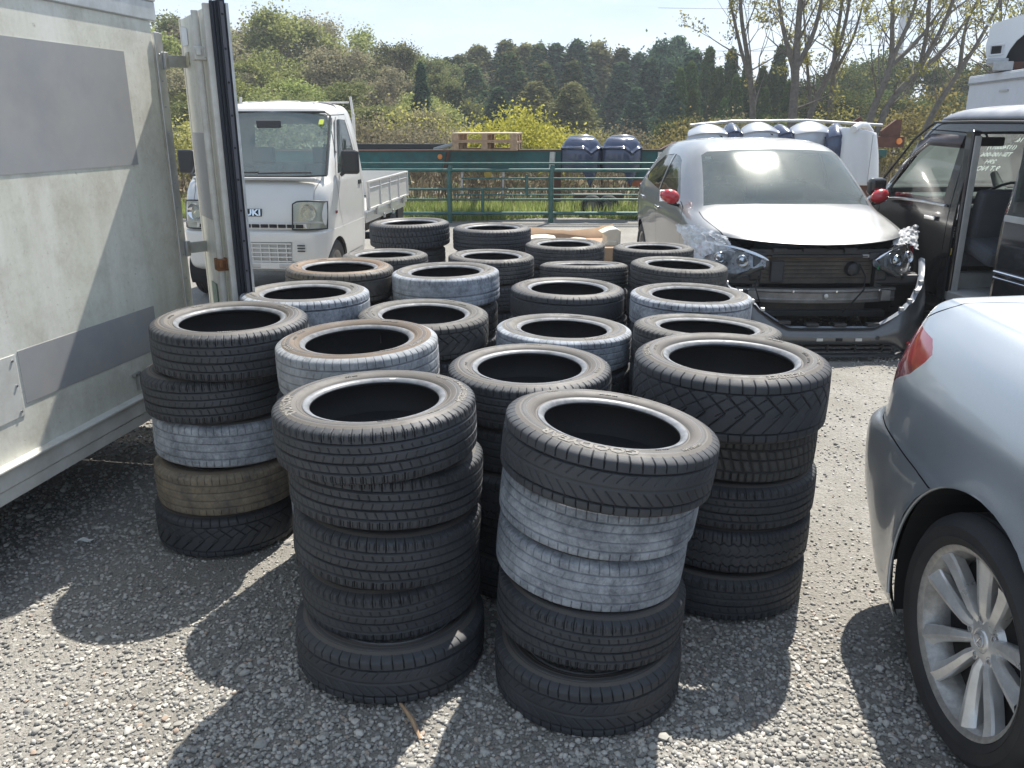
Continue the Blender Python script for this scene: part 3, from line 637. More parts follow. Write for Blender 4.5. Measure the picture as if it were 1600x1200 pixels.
def circle(cy, cz, r, n=36, a0=0, a1=360): return [(cy + r * math.cos(R_(a0 + (a1 - a0) * k / n)), cz + r * math.sin(R_(a0 + (a1 - a0) * k / n))) for k in range(n + (a1 - a0 != 360))]
def gap(bm, line, ax, cond=lambda c: True, w=.006):
    for (a, b) in zip(line[:-1], line[1:]):
        dx, dy = b[0] - a[0], b[1] - a[1]; Ln = math.hypot(dx, dy); nx, ny = -dy / Ln * w / 2, dx / Ln * w / 2
        ex, ey = dx / Ln * w * .3, dy / Ln * w * .3
        poly = [(a[0] + nx - ex, a[1] + ny - ey), (b[0] + nx + ex, b[1] + ny + ey), (b[0] - nx + ex, b[1] - ny + ey), (a[0] - nx - ex, a[1] - ny - ey)]
        fs = cut(bm, poly, ax, cond); bmesh.ops.delete(bm, geom=fs, context='FACES')
def under(bm, d=.007):
    nb = bm.copy(); nb.normal_update()
    for v in nb.verts: v.co -= v.normal * d
    return nb
def bout(bm, name, mats, parent, smooth=35, thick=0, off=-1):
    me = bpy.data.meshes.new(name); bmesh.ops.remove_doubles(bm, verts=bm.verts, dist=1e-5); bmesh.ops.recalc_face_normals(bm, faces=bm.faces); bm.to_mesh(me); bm.free()
    for m in (mats if isinstance(mats, (list, tuple)) else [mats]): me.materials.append(m)
    fin(me, smooth); o = link(bpy.data.objects.new(name, me), parent)
    if thick: s = o.modifiers.new('thick', 'SOLIDIFY'); s.thickness = thick; s.offset = off
    return o
def move_in(nb, d):
    nb.normal_update()
    for v in nb.verts: v.co -= v.normal * d
    return nb
def outline_tube(poly, x, r, n=6, ax='x'):
    pts = [((x, p[0], p[1]) if ax == 'x' else (p[0], x, p[1])) for p in poly]; return MB().tube(pts + [pts[0]], r, n)

GL = {'clear': glass('window_glass', (.80, .88, .86), dust=.06), 'screen': glass('windscreen_glass', (.66, .80, .76), dust=.42), 'dark': glass('tinted_glass', (.30, .34, .33), dust=.04), 'lens': glass('lamp_lens', (.92, .94, .95), dust=.03), 'oldlens': glass('yellowed_lens', (.88, .84, .68), dust=.30),
      'truck': glass('truck_windscreen', (.70, .88, .84), dust=.36)}
M['silver'] = paint('silver_paint', (.42, .455, .485), .55, .34, dust=.12, dustc=(.42, .42, .41))
M['silver_lit'] = M['silver']
M['hatch_grey'] = paint('grey_metallic_paint', (.235, .24, .245), .45, .42, dust=.25)
M['truck_silver'] = paint('silver_white_paint', (.60, .595, .575), .1, .42, dust=.6, dustc=(.54, .50, .43))
M['truck_roof'] = paint('chalky_roof_paint', (.60, .57, .54), .0, .6, dust=.5, dustc=(.55, .47, .40))
M['van_black'] = paint('black_car_paint', (.012, .013, .016), .2, .22, dust=.10)
M['white_car'] = paint('white_car_paint', (.66, .67, .68), 0, .35, dust=.2)
M['red_gloss'] = paint('red_gloss_paint', (.50, .02, .03), 0, .25, dust=.05)
M['tyre_black'] = pbr('car_tyre_rubber', (.022, .022, .024), .72, bs=.3, bscale=90, dirt=(.06, .055, .05), dirt_amt=.3)
M['alloy'] = pbr('alloy_wheel', (.74, .735, .72), .30, .5, dirt=(.13, .10, .08), dirt_amt=.25, vs=9)
M['alloy_barrel'] = pbr('dusty_alloy_barrel', (.50, .49, .47), .42, .6, dirt=(.10, .075, .06), dirt_amt=.35, vs=40)
M['steel_wheel'] = pbr('steel_wheel', (.30, .30, .31), .5, .6, dirt=(.14, .11, .08), dirt_amt=.5)
M['interior'] = pbr('interior_trim', (.045, .046, .05), .7)
M['interior_grey'] = pbr('grey_interior_trim', (.40, .40, .385), .8, var=.15)
M['seat_cloth'] = pbr('seat_cloth', (.07, .075, .085), .95, bs=.3, bscale=400)
M['seat_pale'] = pbr('pale_seat_cloth', (.20, .21, .21), .95, bs=.3, bscale=400)
M['tail_red'] = pbr('tail_lamp_red', (.24, .010, .018), .12, coat=1, var=.25, vs=14)
M['tail_dark'] = pbr('tail_lamp_dark_red', (.13, .008, .013), .12, coat=1)
M['tail_pink'] = pbr('tail_lamp_ridge', (.55, .16, .18), .18, coat=1)
M['amber'] = pbr('amber_lens', (.75, .22, .02), .3, coat=.6)
M['orange'] = M['amber']

# ------------------------------------------------------------------ wheels: axis along x, outer face at -x
def wheel(parent, x, y, z, Rt, Rr, W, style, side=-1, name='wheel', tyre=True):
    w = bpy.data.objects.new(name, None); link(w, parent); w.location = (x, y, z); w.rotation_euler = (0, 0, 0 if side < 0 else PI)
    MX = Matrix.Rotation(-PI / 2, 4, 'Y')       # lathe z axis -> -x
    h = W / 2
    if tyre:
        pr = [(Rr - .004, h * .72), (Rr + .004, h * .86), (Rr + .012, h * .93), (Rr + (Rt - Rr) * .3, h * 1.0), (Rr + (Rt - Rr) * .31, h * .985), (Rr + (Rt - Rr) * .62, h * 1.02), (Rr + (Rt - Rr) * .64, h * 1.0), (Rt - .02, h * .93), (Rt - .006, h * .82)]
        for c in (-.6, -.2, .2, .6)[::-1]: pr += [(Rt, h * (c + .07)), (Rt - .007, h * (c + .05)), (Rt - .007, h * (c - .05)), (Rt, h * (c - .07))]
        pr += [(Rt - .006, -h * .82), (Rt - .02, -h * .93), (Rr + .012, -h * .93), (Rr - .004, -h * .72)]
        t = MB().lathe(pr, 96, M=MX).build('tyre', M['tyre_black'], w, smooth=30)
    b = MB()
    lip = [(Rr - .030, -h * .75), (Rr - .034, h * .15), (Rr - .028, h * .45), (Rr - .016, h * .66), (Rr - .012, h * .80), (Rr - .002, h * .86), (Rr + .004, h * .88), (Rr + .004, h * .80), (Rr - .004, h * .70), (Rr - .004, -h * .75)]
    if style == 'steel':
        b.lathe(lip, 64, M=MX); b.build('rim', M['steel_wheel'], w, smooth=35)
        c = MB().lathe([(0, h * .42), (.03, h * .42), (.035, h * .30), (.06, h * .22), (Rr * .55, h * .40), (Rr * .72, h * .38), (Rr * .9, h * .1), (Rr - .03, h * .12)], 48, M=MX); c.build('wheel_disc', M['steel_wheel'], w, smooth=35)
        return w
    b.lathe(lip, 96, M=MX); b.build('rim', M['alloy_barrel'], w, smooth=35)
    sp = MB(); ns = 10 if style == 'ten' else 5; face = h * (.82 if style == 'ten' else .62)
    for k in range(ns):
        a0 = 2 * PI * k / ns + (.035 if (style == 'ten' and k % 2) else -.035 if style == 'ten' else 0) + .12
        rs = [.045, .075, .12, .165, .2, .221] if style == 'ten' else [.03, .07, .12, Rr - .02]
        G = []
        for i, r_ in enumerate(rs):
            f = i / (len(rs) - 1); r = r_ * (Rr / .232 if style == 'ten' else 1)
            wd = (.013 + .017 * f) * (1 if style == 'ten' else 1.2); tw = .10 * (f - .4) * (1 if k % 2 else -1) * (1 if style == 'ten' else 0)
            zc = face * (.52 + .44 * f ** .6) if style == 'ten' else face * (.75 + .25 * f)
            sg = 1 if k % 2 else -1
            prof = [(-wd * .7, -.040), (-wd, -.010), (-wd * .9, -.002), (wd * .08 * sg, .004 + .003 * f), (wd * .28 * sg, .003), (wd * .9, -.004 - .010 * f), (wd * 1.02, -.018), (wd * .7, -.040)]
            if sg < 0: prof = [(-p[0], p[1]) for p in prof][::-1]; 
            row = []
            for (tt, dz) in prof:
                a = a0 + tw + tt / max(r, .05) if r > .06 else a0 + tw + tt / .06
                row.append(tuple(MX @ Vector((r * math.cos(a), r * math.sin(a), zc + dz))))
            G.append(row)
        sp.grid(G)
    hub = [(0, face * .60), (.028, face * .60), (.031, face * .56), (.034, face * .58), (.050, face * .56), (.070, face * .50), (.085, face * .30), (.09, -.01)]
    sp.lathe(hub, 48, M=MX); so2 = sp.build('spokes', M['alloy'], w, smooth=24)
    ln = MB()
    for k in range(5):
        a = 2 * PI * k / 5 + .3; c = Matrix.Translation((0, 0, 0)); p = Vector((.057 * math.cos(a), .057 * math.sin(a), 0))
        l = MB().lathe([(.0135, face * .50), (.0145, face * .57), (.012, face * .585), (.0115, face * .45), (0, face * .45)], 16, M=MX @ Matrix.Translation(p)); l.build('lug_recess', M['alloy'], w, smooth=30)
        l = MB().lathe([(0, face * .60), (.006, face * .59), (.0085, face * .55), (.0085, face * .40)], 6, M=MX @ Matrix.Translation(p)); l.build('lug_nut', M['steel'], w)
    cap = MB().lathe([(0, face * .64), (.018, face * .635), (.026, face * .61), (.029, face * .58)], 40, M=MX).build('centre_cap', M['alloy'], w, smooth=35)
    if style == 'ten':
        e = MB(); pts = [tuple(MX @ Vector((.017 * math.cos(a), .0215 * math.sin(a), face * .64 + .001))) for a in [2 * PI * i / 28 for i in range(29)]]
        e.tube(pts, .0016, 6)
        xx = -face * .64 - .0015
        e.tube([(xx, -.004, .012), (xx, .006, -.009)], .0016, 6); e.tube([(xx, .005, -.009), (xx, -.012, -.0075)], .0016, 6); e.tube([(xx, .003, .004), (xx, -.008, .010)], .0012, 6)
        e.build('emblem', M['chrome'], cap, smooth=60)
    # brake disc and hub behind the spokes
    MB().lathe([(0, -.02), (.06, -.02), (.075, -.028), (.16, -.028), (.16, -.045), (0, -.045)], 48, M=MX).build('brake_disc', M['steel'], w, smooth=30)
    MB().lathe([(0, h * .30), (.10, h * .28), (.165, h * .25), (Rr - .037, h * .22)], 32, M=MX).build('spoke_gap_shade', M['dark'], w)  # near-black disc stands in for the shade between the spokes
    return w
def wheel_well(parent, side, y, z, r, w, hw):
    b = MB(); n = 24; G = []
    for xx in (hw, hw - w):
        G.append([(side * xx, y + r * math.cos(PI * k / n * 1.24 - .12 * PI), z + r * math.sin(PI * k / n * 1.24 - .12 * PI)) for k in range(n + 1)])
    b.grid(G); b.add([(side * (hw - w), 0 + p[1], p[2]) for p in G[1]], [tuple(range(n + 1))]); b.build('wheel_arch_liner', M['dark'], parent)

# ------------------------------------------------------------------ silver saloon (right, close)
def saloon():
    t = thing('saloon_car', 'silver saloon car cut off by the right edge, rear wheel nearest the camera', 'car', (2.105, 1.90, 0), 0)
    plan = [(.90, -3.25), (.925, -2.6), (.925, -1.6), (.925, -.8), (.925, -.3), (.925, 0), (.920, .3), (.905, .52), (.882, .68), (.845, .80), (.775, .89), (.66, .95), (.45, .985), (.22, 1.0), (0, 1.005)]
    nrm = []
    for i in range(len(plan)):
        a = plan[max(i - 1, 0)]; b = plan[min(i + 1, len(plan) - 1)]; d = Vector((b[0] - a[0], b[1] - a[1])); n_ = Vector((d.y, -d.x)).normalized()
        nrm.append(n_ if n_.x + n_.y > 0 else -n_)
    nrm[-1] = Vector((0, 1))
    lev = [(.17, .02, .22), (.22, .01, .15), (.30, .004, .06), (.42, .0, -.012), (.55, -.002, -.038), (.645, .0, -.040), (.682, .001, -.016), (.706, .006, .018), (.74, .010, .040), (.86, .026, .046), (.955, .064, .066), (1.022, .104, .092), (1.068, .155, .115), (1.094, .20, .15), (1.107, .25, .20)]
    rows = []
    for i, (px, py) in enumerate(plan):
        wr_ = max(0, min(1, nrm[i].y * 1.25)); wr_ = wr_ * wr_ * (3 - 2 * wr_)
        if py < .3: wr_ = 0
        row = []
        for (z, s_, r_) in lev:
            d = s_ * (1 - wr_) + r_ * wr_; q = Vector((px, py)) - nrm[i] * d
            if nrm[i].y > .99: q.x = px * (1 - d * .35)
            row.append((max(q.x, 0), q.y, z))
        ex = row[-1]
        row.append((ex[0] * .66, ex[1] * .985 - .008, 1.118)); row.append((ex[0] * .33, ex[1] * .98 - .012, 1.124)); row.append((0, ex[1] * .978 - .014, 1.127))
        rows.append(row)
    G = surf(rows, 5, 5)
    # fender flare round the wheel arch
    for i in range(G.shape[0]):
        for j in range(G.shape[1]):
            x, y, z = G[i, j]; d = math.hypot(y, z - .335)
            if x > .6 and z < .95: G[i, j, 0] += .017 * math.exp(-((d - .40) / .055) ** 2)
    bm = shell(G)
    side = lambda c: c.x < -.5
    bot = lambda s: (lambda c: (c.x * s) > .5 and c.z < .9)
    for s in (-1, 1):
        for yy in (0, -2.8): bmesh.ops.delete(bm, geom=cut(bm, circle(yy, .340, .402, 40), 'x', bot(s)), context='FACES')
    ub = under(bm, .010)
    # tail lamps wrap round the corners
    lp = [(1.2, 1.012), (.86, 1.018), (.76, 1.016), (.60, 1.008), (.56, .99), (.535, .975), (.55, .945), (.60, .895), (.70, .850), (.755, .812), (.785, .800), (.83, .815), (1.2, .88)]
    lamps = []; det0 = None
    for s in (-1, 1):
        cnd = (lambda s: (lambda c: c.x * s > .44 and c.y > .4 and .7 < c.z < 1.02))(s)
        g = [f for f in bm.faces if f.calc_center_median().y > .5]; gg = set(g)
        for f in g: gg.update(f.edges); gg.update(f.verts)
        bmesh.ops.bisect_plane(bm, geom=list(gg), dist=1e-5, plane_co=(s * .44, 0, 0), plane_no=(1, 0, 0))
        lamps.append((s, take(bm, cut(bm, lp, 'x', cnd))))
    # shut lines
    for s in (-1, 1):
        c_ = (lambda s: (lambda c: c.x * s > .3 and c.z < .85))(s)
        gap(bm, [(.23, .672), (.33, .672), (.43, .680), (.55, .692), (.66, .700), (.735, .708), (.762, .725), (.768, .79)], 'x', lambda c, s=s: c.x * s > .6 and c.z < .82, .005)
    lid = [(-.745, .765), (-.738, .735), (-.715, .70), (-.66, .672), (-.58, .655), (-.50, .62), (-.47, .55), (-.46, .2), (-.46, -.1)]
    def sm(l): return [tuple(p) for p in cmr(l, 4)]
    gap(bm, sm(lid), 'z', lambda c: c.z > .9, .006); gap(bm, [(-p[0], p[1]) for p in sm(lid)], 'z', lambda c: c.z > .9, .006)
    gap(bm, [(-.30, .30), (-.30, 1.0)], 'x', lambda c: abs(c.x) > .6 and c.z < .95, .006)
    bout(bm, 'body', M['silver'], t, 32)
    bout(ub, 'inner_shell', M['dark'], t, 60)
    for s, lb in lamps:
        lo = bout(lb.copy(), 'tail_lamp', M['tail_red'], t, 40); lb.free(); det = lo if s < 0 else det0; det0 = lo
    # lamp details on the near side: dark zone, brighter block, two raised ridges with pink highlights put into their colour and the pale lower edge
    def on(y, z, x=-.9, out=.0): return Vector((x, y, z))
    det = [o for o in t.children if o.name.startswith('tail_lamp') and o.data.vertices[0].co.x < 0][0]; me = det.data
    me.materials.append(M['tail_dark'])
    for p in me.polygons:
        c = p.center
        if c.z < .925 - (c.y - .6) * .1 and not (.72 < c.y < .84 and c.z > .875): p.material_index = 1
        if c.z > .985: p.material_index = 0
    for (y0, z0, y1, z1, rr_) in ((.80, .935, .68, .962, .009), (.835, .873, .765, .850, .009)):
        pts = []
        for k in range(6):
            f = k / 5; y = y0 + (y1 - y0) * f; z = z0 + (z1 - z0) * f
            best = min(me.vertices, key=lambda v: (v.co.y - y) ** 2 + (v.co.z - z) ** 2); pts.append(Vector((best.co.x + .009, y - .004, z)))
        MB().tube(pts, [rr_ * .2, rr_ * .8, rr_, rr_, rr_ * .7, rr_ * .2], 8).build('lamp_ridge', M['tail_pink'], det, smooth=60)
    # wheels, arches
    for s in (-1, 1):
        for yy in (0, -2.8):
            wheel(t, s * .805, yy, .337, .337, .247, .235, 'ten', s); wheel_well(t, s, yy, .340, .410, .34, .905)
            lipp = [(s * .921, yy + .404 * math.cos(R_(a)), .340 + .404 * math.sin(R_(a))) for a in range(-14, 195, 4)]
            MB().tube([(p[0] + s * .004, p[1], p[2]) for p in lipp], .006, 6).build('arch_lip', M['silver'], t, smooth=60)
    # rear bumper lower skirt, floor
    MB().box((0, -1.15, .26), (1.5, 3.9, .10)).build('floor_pan', M['dark'], t)
    # cabin
    cab = []
    for (y, z, hw, yr) in ((-1.9, 1.02, .80, .12), (-1.75, 1.10, .76, .05), (-1.25, 1.36, .62, -.42), (-1.0, 1.42, .54, -.66), (-.95, 1.44, .3, -.75), (-.9, 1.445, .0, -.85)):
        cab.append([(0, y, z), (hw * .7, y + .02, z), (hw * .95, y + .12, z), (hw, y + .3, z), (hw, (y + yr) / 2, z), (hw, yr - .3, z), (hw * .95, yr - .1, z), (hw * .7, yr, z), (0, yr, z)])
    cb = shell(surf(cab, 4, 4))
    for s in (-1, 1):
        gl = take(cb, cut(cb, [(-1.45, 1.09), (-1.1, 1.32), (-.55, 1.36), (-.35, 1.27), (-.15, 1.10)], 'x', lambda c, s=s: c.x * s > .45)); bout(gl, 'side_window', GL['dark'], t)
    gl = take(cb, cut(cb, [(-.62, 1.12), (.62, 1.12), (.5, 1.38), (-.5, 1.38)], 'y', lambda c: c.y > -.75)); bout(gl, 'rear_window', GL['dark'], t)
    gl = take(cb, cut(cb, [(-.66, 1.08), (.66, 1.08), (.52, 1.36), (-.52, 1.36)], 'y', lambda c: c.y < -.95)); bout(gl, 'windscreen', GL['dark'], t)
    bout(cb, 'cabin', M['silver'], t, 40)
    for xx in (-.38, .38): seat(t, xx, -1.2, .35, M['seat_cloth'], 0)
    return t
def seat(parent, x, y, z, m, face=0, s=1.0, head=True):
    """face 0: occupant looks towards -y, backrest at +y"""
    e = bpy.data.objects.new('seat', None); link(e, parent); e.location = (x, y, z); e.rotation_euler = (0, 0, face); e.scale = (s, s, s)
    b = MB(); b.box((0, 0, .06), (.50, .50, .14)); b.build('cushion', m, e, bevel=.04, seg=3)
    b = MB(); b.box((0, .27, .38), (.48, .12, .58), rot=Matrix.Rotation(-.16, 3, 'X')); b.build('backrest', m, e, bevel=.045, seg=3)
    if head: b = MB(); b.box((0, .33, .77), (.26, .09, .18), rot=Matrix.Rotation(-.12, 3, 'X')); b.box((0, .325, .66), (.05, .02, .08)); b.build('headrest', m, e, bevel=.035, seg=3)
    return e
def steering(parent, x, y, z, tilt=.9, R=.185, m=None):
    MT = Matrix.Translation((x, y, z)) @ Matrix.Rotation(tilt, 4, 'X')
    b = MB(); b.tube([tuple(MT @ Vector((R * math.cos(a), R * math.sin(a), 0))) for a in [2 * PI * k / 32 for k in range(33)]], .014, 8)
    for a in (0, PI, -PI / 2): b.bar(tuple(MT @ Vector((.05 * math.cos(a), .05 * math.sin(a), -.01))), tuple(MT @ Vector((R * math.cos(a), R * math.sin(a), 0))), .03, .015)
    b.lathe([(0, .02), (.06, .015), (.085, -.02), (.05, -.06), (.03, -.25), (0, -.25)], 20, M=MT)
    return b.build('steering_wheel', m or M['interior'], parent, smooth=50)
saloon()
# ------------------------------------------------------------------ grey hatchback without its front bumper
def hatch():
    t = thing('hatchback_car', 'grey metallic hatchback with red mirrors and its front bumper off', 'car', (2.285, 6.05, .0), R_(0.4))
    # rows front -> rear, points sill -> roof centre
    rows = [
     [(.79, .50, .24), (.82, .50, .46), (.832, .50, .62), (.815, .52, .735), (.745, .44, .815), (.625, .25, .818), (.45, .11, .810), (.22, .035, .800), (0, .01, .797)],
     [(.80, .56, .22), (.828, .56, .45), (.840, .57, .64), (.822, .60, .775), (.752, .50, .848), (.63, .34, .852), (.45, .23, .850), (.22, .19, .850), (0, .18, .850)],
     [(.80, .78, .20), (.83, .78, .45), (.845, .80, .67), (.835, .82, .83), (.765, .76, .895), (.64, .62, .898), (.45, .53, .902), (.22, .50, .905), (0, .49, .907)],
     [(.79, 1.05, .20), (.83, 1.05, .45), (.845, 1.06, .68), (.840, 1.08, .88), (.775, 1.02, .940), (.69, .92, .955), (.46, .82, .965), (.23, .78, .970), (0, .77, .972)],
     [(.79, 1.30, .19), (.83, 1.30, .45), (.845, 1.32, .69), (.842, 1.34, .915), (.778, 1.26, 1.005), (.685, 1.12, 1.075), (.46, 1.03, 1.115), (.23, .99, 1.13), (0, .98, 1.135)],
     [(.79, 1.60, .19), (.83, 1.60, .45), (.845, 1.60, .69), (.845, 1.62, .93), (.745, 1.60, 1.205), (.625, 1.44, 1.285), (.44, 1.36, 1.325), (.22, 1.33, 1.34), (0, 1.32, 1.345)],
     [(.79, 1.85, .19), (.83, 1.85, .45), (.845, 1.85, .70), (.845, 1.86, .94), (.718, 1.86, 1.30), (.595, 1.70, 1.405), (.42, 1.61, 1.432), (.21, 1.58, 1.442), (0, 1.57, 1.445)],
     [(.79, 2.2, .19), (.83, 2.2, .45), (.845, 2.2, .70), (.845, 2.2, .95), (.712, 2.2, 1.325), (.585, 2.1, 1.452), (.41, 2.02, 1.488), (.21, 2.0, 1.500), (0, 2.0, 1.503)],
     [(.79, 2.7, .20), (.83, 2.7, .45), (.848, 2.7, .72), (.845, 2.7, .97), (.705, 2.7, 1.315), (.58, 2.68, 1.452), (.40, 2.66, 1.487), (.20, 2.65, 1.498), (0, 2.65, 1.502)],
     [(.80, 3.2, .22), (.84, 3.2, .45), (.855, 3.2, .75), (.838, 3.2, .99), (.69, 3.2, 1.27), (.565, 3.25, 1.415), (.39, 3.25, 1.45), (.20, 3.25, 1.462), (0, 3.25, 1.465)],
     [(.77, 3.62, .30), (.80, 3.66, .5), (.815, 3.68, .76), (.79, 3.62, 1.0), (.66, 3.52, 1.24), (.545, 3.52, 1.36), (.38, 3.55, 1.395), (.19, 3.56, 1.405), (0, 3.56, 1.408)],
     [(.62, 3.85, .35), (.66, 3.92, .5), (.68, 3.92, .76), (.66, 3.84, 1.0), (.56, 3.72, 1.22), (.47, 3.66, 1.31), (.33, 3.68, 1.33), (.16, 3.69, 1.335), (0, 3.69, 1.337)],
     [(0, 3.93, .35), (0, 4.0, .5), (0, 4.0, .76), (0, 3.92, 1.0), (0, 3.80, 1.20), (0, 3.75, 1.27), (0, 3.73, 1.29), (0, 3.72, 1.30), (0, 3.715, 1.31)]]
    G = surf(rows, 5, 5); bm = shell(G)
    for s in (-1, 1):
        for yy in (.66, 3.22): bmesh.ops.delete(bm, geom=cut(bm, circle(yy, .30, .335, 28), 'x', lambda c, s=s: c.x * s > .55 and c.z < .75), context='FACES')
    ub = under(bm, .010)
    scr = [(-.69, .985), (-.60, 1.0)] + [(x, 1.012 - .055 * (abs(x) / .6) ** 2 * 0) for x in (-.3, 0, .3)] + [(.60, 1.0), (.69, .985), (.60, 1.368), (.55, 1.398), (.3, 1.418), (0, 1.423), (-.3, 1.418), (-.55, 1.398), (-.60, 1.368)]
    g = take(bm, cut(bm, scr, 'y', lambda c: c.y < 1.72 and abs(c.x) < .70 and c.z > .94)); bmesh.ops.delete(ub, geom=cut(ub, scr, 'y', lambda c: c.y < 1.75 and abs(c.x) < .70 and c.z > .94), context='FACES')
    bout(g, 'windscreen', GL['screen'], t)
    for s in (-1, 1):
        w1 = [(1.38, 1.005), (1.60, 1.165), (1.86, 1.31), (2.02, 1.345), (2.24, 1.355), (2.27, 1.02)]; w2 = [(2.33, 1.022), (2.30, 1.355), (2.75, 1.325), (3.06, 1.235), (3.26, 1.11), (3.14, 1.07)]
        for wp in (w1, w2):
            cn = lambda c, s=s: c.x * s > .5 and c.z > .95 and c.y > 1.2
            g = take(bm, cut(bm, wp, 'x', cn)); bmesh.ops.delete(ub, geom=cut(ub, wp, 'x', cn), context='FACES')
            bout(move_in(g, .004), 'side_window', GL['dark'], t)
        cl = lambda c, s=s: c.x * s > .6
        gap(bm, [(1.10, .30), (1.10, .86), (1.18, .94), (1.34, .99)], 'x', cl); gap(bm, [(2.30, .28), (2.30, .98)], 'x', cl); gap(bm, [(3.28, 1.06), (3.20, .80), (2.98, .62), (2.88, .42)], 'x', cl)
        gap(bm, [(1.10, .30), (2.88, .28)], 'x', cl)
    g = take(bm, cut(bm, [(-.5, 1.03), (.5, 1.03), (.42, 1.26), (-.42, 1.26)], 'y', lambda c: c.y > 3.5)); bout(g, 'rear_window', GL['dark'], t)
    bmesh.ops.delete(ub, geom=cut(ub, [(-.5, 1.03), (.5, 1.03), (.42, 1.26), (-.42, 1.26)], 'y', lambda c: c.y > 3.5), context='FACES')
    # bonnet shut lines
    for s in (-1, 1): gap(bm, [(s * .655, .20), (s * .70, .45), (s * .735, .75), (s * .735, .93)], 'z', lambda c, s=s: c.x * s > .4 and c.z > .6 and c.y < 1.0, .006)
    bout(bm, 'body', M['hatch_grey'], t, 35); bout(ub, 'inner_shell', M['dark'], t, 60)
    # black cowl and wipers
    b = MB(); G2 = []
    for k in range(21):
        x = -.66 + 1.32 * k / 20; a = abs(x) / .66; G2.append([(x, .80 + .15 * a ** 2, .975 - .02 * a ** 2), (x, .85 + .155 * a ** 2, 1.000 - .012 * a ** 2)])
    b.grid(G2); b.build('cowl', M['black_plastic'], t, smooth=50)
    for (x0, x1, z1) in ((-.40, .28, 1.045), (.20, .62, 1.035)):
        w = MB(); n = 10; pts = []
        for k in range(n + 1):
            f = k / n; x = x0 + (x1 - x0) * f; a = abs(x) / .66; pts.append((x, .862 + .145 * a ** 2 + .02 * f, 1.022 - .010 * a ** 2 + .012 * f))
        w.tube(pts, .010, 6); w.tube([(x1 - .02, .85 + .15 * (abs(x1) / .66) ** 2, 1.0), pts[n // 2]], .009, 6); w.build('wiper', M['black_plastic'], t)
    # mirrors (red caps)
    for s in (-1, 1):
        m_ = MB(); U, V_ = 14, 10; G3 = []
        for i in range(U + 1):
            a = PI * i / U; G3.append([(s * (.905 + .078 * math.cos(a)), 1.30 + .06 * math.sin(a) * math.cos(2 * PI * j / V_) * (1.1 if math.cos(2 * PI * j / V_) < 0 else .5), 1.035 + .064 * math.sin(a) * math.sin(2 * PI * j / V_) + .012 * math.cos(a)) for j in range(V_)])
        m_.grid(G3, cv=True); mo = m_.build('mirror', M['red_gloss'], t, smooth=60); MB().box((s * .935, 1.345, 1.035), (.12, .012, .10)).build('mirror_glass', M['chrome'], mo, bevel=.004)
        MB().bar((s * .82, 1.34, .955), (s * .92, 1.31, .985), .05, .03).build('mirror_foot', M['black_plastic'], mo, bevel=.008)
        MB().bar((s * .868, 2.08, .86), (s * .868, 2.25, .865), .02, .03).build('door_handle', M['chrome'], t, bevel=.008); MB().bar((s * .866, 3.0, .885), (s * .866, 3.16, .89), .02, .03).build('door_handle', M['chrome'], t, bevel=.008)
        wheel(t, s * .745, 3.22, .30, .30, .19, .185, 'five', s); wheel(t, s * .735, .66, .30, .30, .19, .185, 'steel', s)
        wheel_well(t, s, .66, .30, .345, .30, .80); wheel_well(t, s, 3.22, .30, .345, .30, .82)
    # headlamps: dark housing behind a clear lens, projector, chrome blade and a red tag
    for s in (-1, 1):
        hp = bpy.data.objects.new('headlight', None); link(hp, t)
        # corner points in car space: inner tip low-front, outer end high-rear
        up = [(.40, .045, .690), (.50, .075, .735), (.62, .17, .762), (.74, .33, .775), (.815, .47, .760)]
        lo = [(.40, .03, .625), (.50, .04, .580), (.61, .09, .525), (.74, .22, .505), (.84, .38, .555)]
        def lens_grid(off, bul):
            G4 = []
            for k in range(9):
                f = k / 8; a = cmr(up, 4)[int(round(f * 16))]; c = cmr(lo, 4)[int(round(f * 16))]; row = []
                for j in range(7):
                    g_ = j / 6; p = a + (c - a) * g_; bb = bul * math.sin(PI * g_) * (.4 + .6 * math.sin(PI * min(1, f + .15)))
                    row.append((s * (p[0] + bb * .35), p[1] - bb + off, p[2]))
                G4.append(row)
            return G4
        MB().grid(lens_grid(0, .035)).build('lens', GL['lens'], hp, smooth=60)
        MB().grid(lens_grid(.075, -.01)).build('housing', pbr('lamp_bowl', (.34, .35, .37), .3, .7, var=.5, vs=30), hp, smooth=60)
        bl = MB(); pts = [(s * p[0] * .985, p[1] + .028, p[2] - .016) for p in cmr(up, 4)]; bl.tube(pts, [.007] + [.013] * (len(pts) - 2) + [.006], 6); bl.build('light_blade', M['chrome'], hp, smooth=60)
        bl = MB(); pts = [(s * p[0] * .985, p[1] + .035, p[2] + .014) for p in cmr(lo, 4)][2:]; bl.tube(pts, .007, 6); bl.build('lower_blade', M['chrome'], hp, smooth=60)
        for (cx, cy, cz, r_) in ((.71, .235, .672, .042), (.575, .115, .665, .040)):
            MT = Matrix.Translation((s * cx, cy, cz)) @ Matrix.Rotation(PI / 2, 4, 'X') @ Matrix.Rotation(s * .25, 4, 'Y')
            MB().lathe([(r_ * .1, .012), (r_ * .6, .008), (r_ * .85, -.004), (r_ * .92, 0), (r_ * 1.05, .01), (r_ * 1.12, .004), (r_ * 1.0, -.03)], 24, M=MT).build('projector', M['chrome'], hp, smooth=40)
        MB().box((s * .822, .425, .69), (.012, .05, .09)).build('side_marker', M['tail_red'], hp, bevel=.004)
        MB().bar((s * .43, .05, .625), (s * .62, .13, .545), .03, .03).build('bracket', M['black_plastic'], hp, bevel=.006)
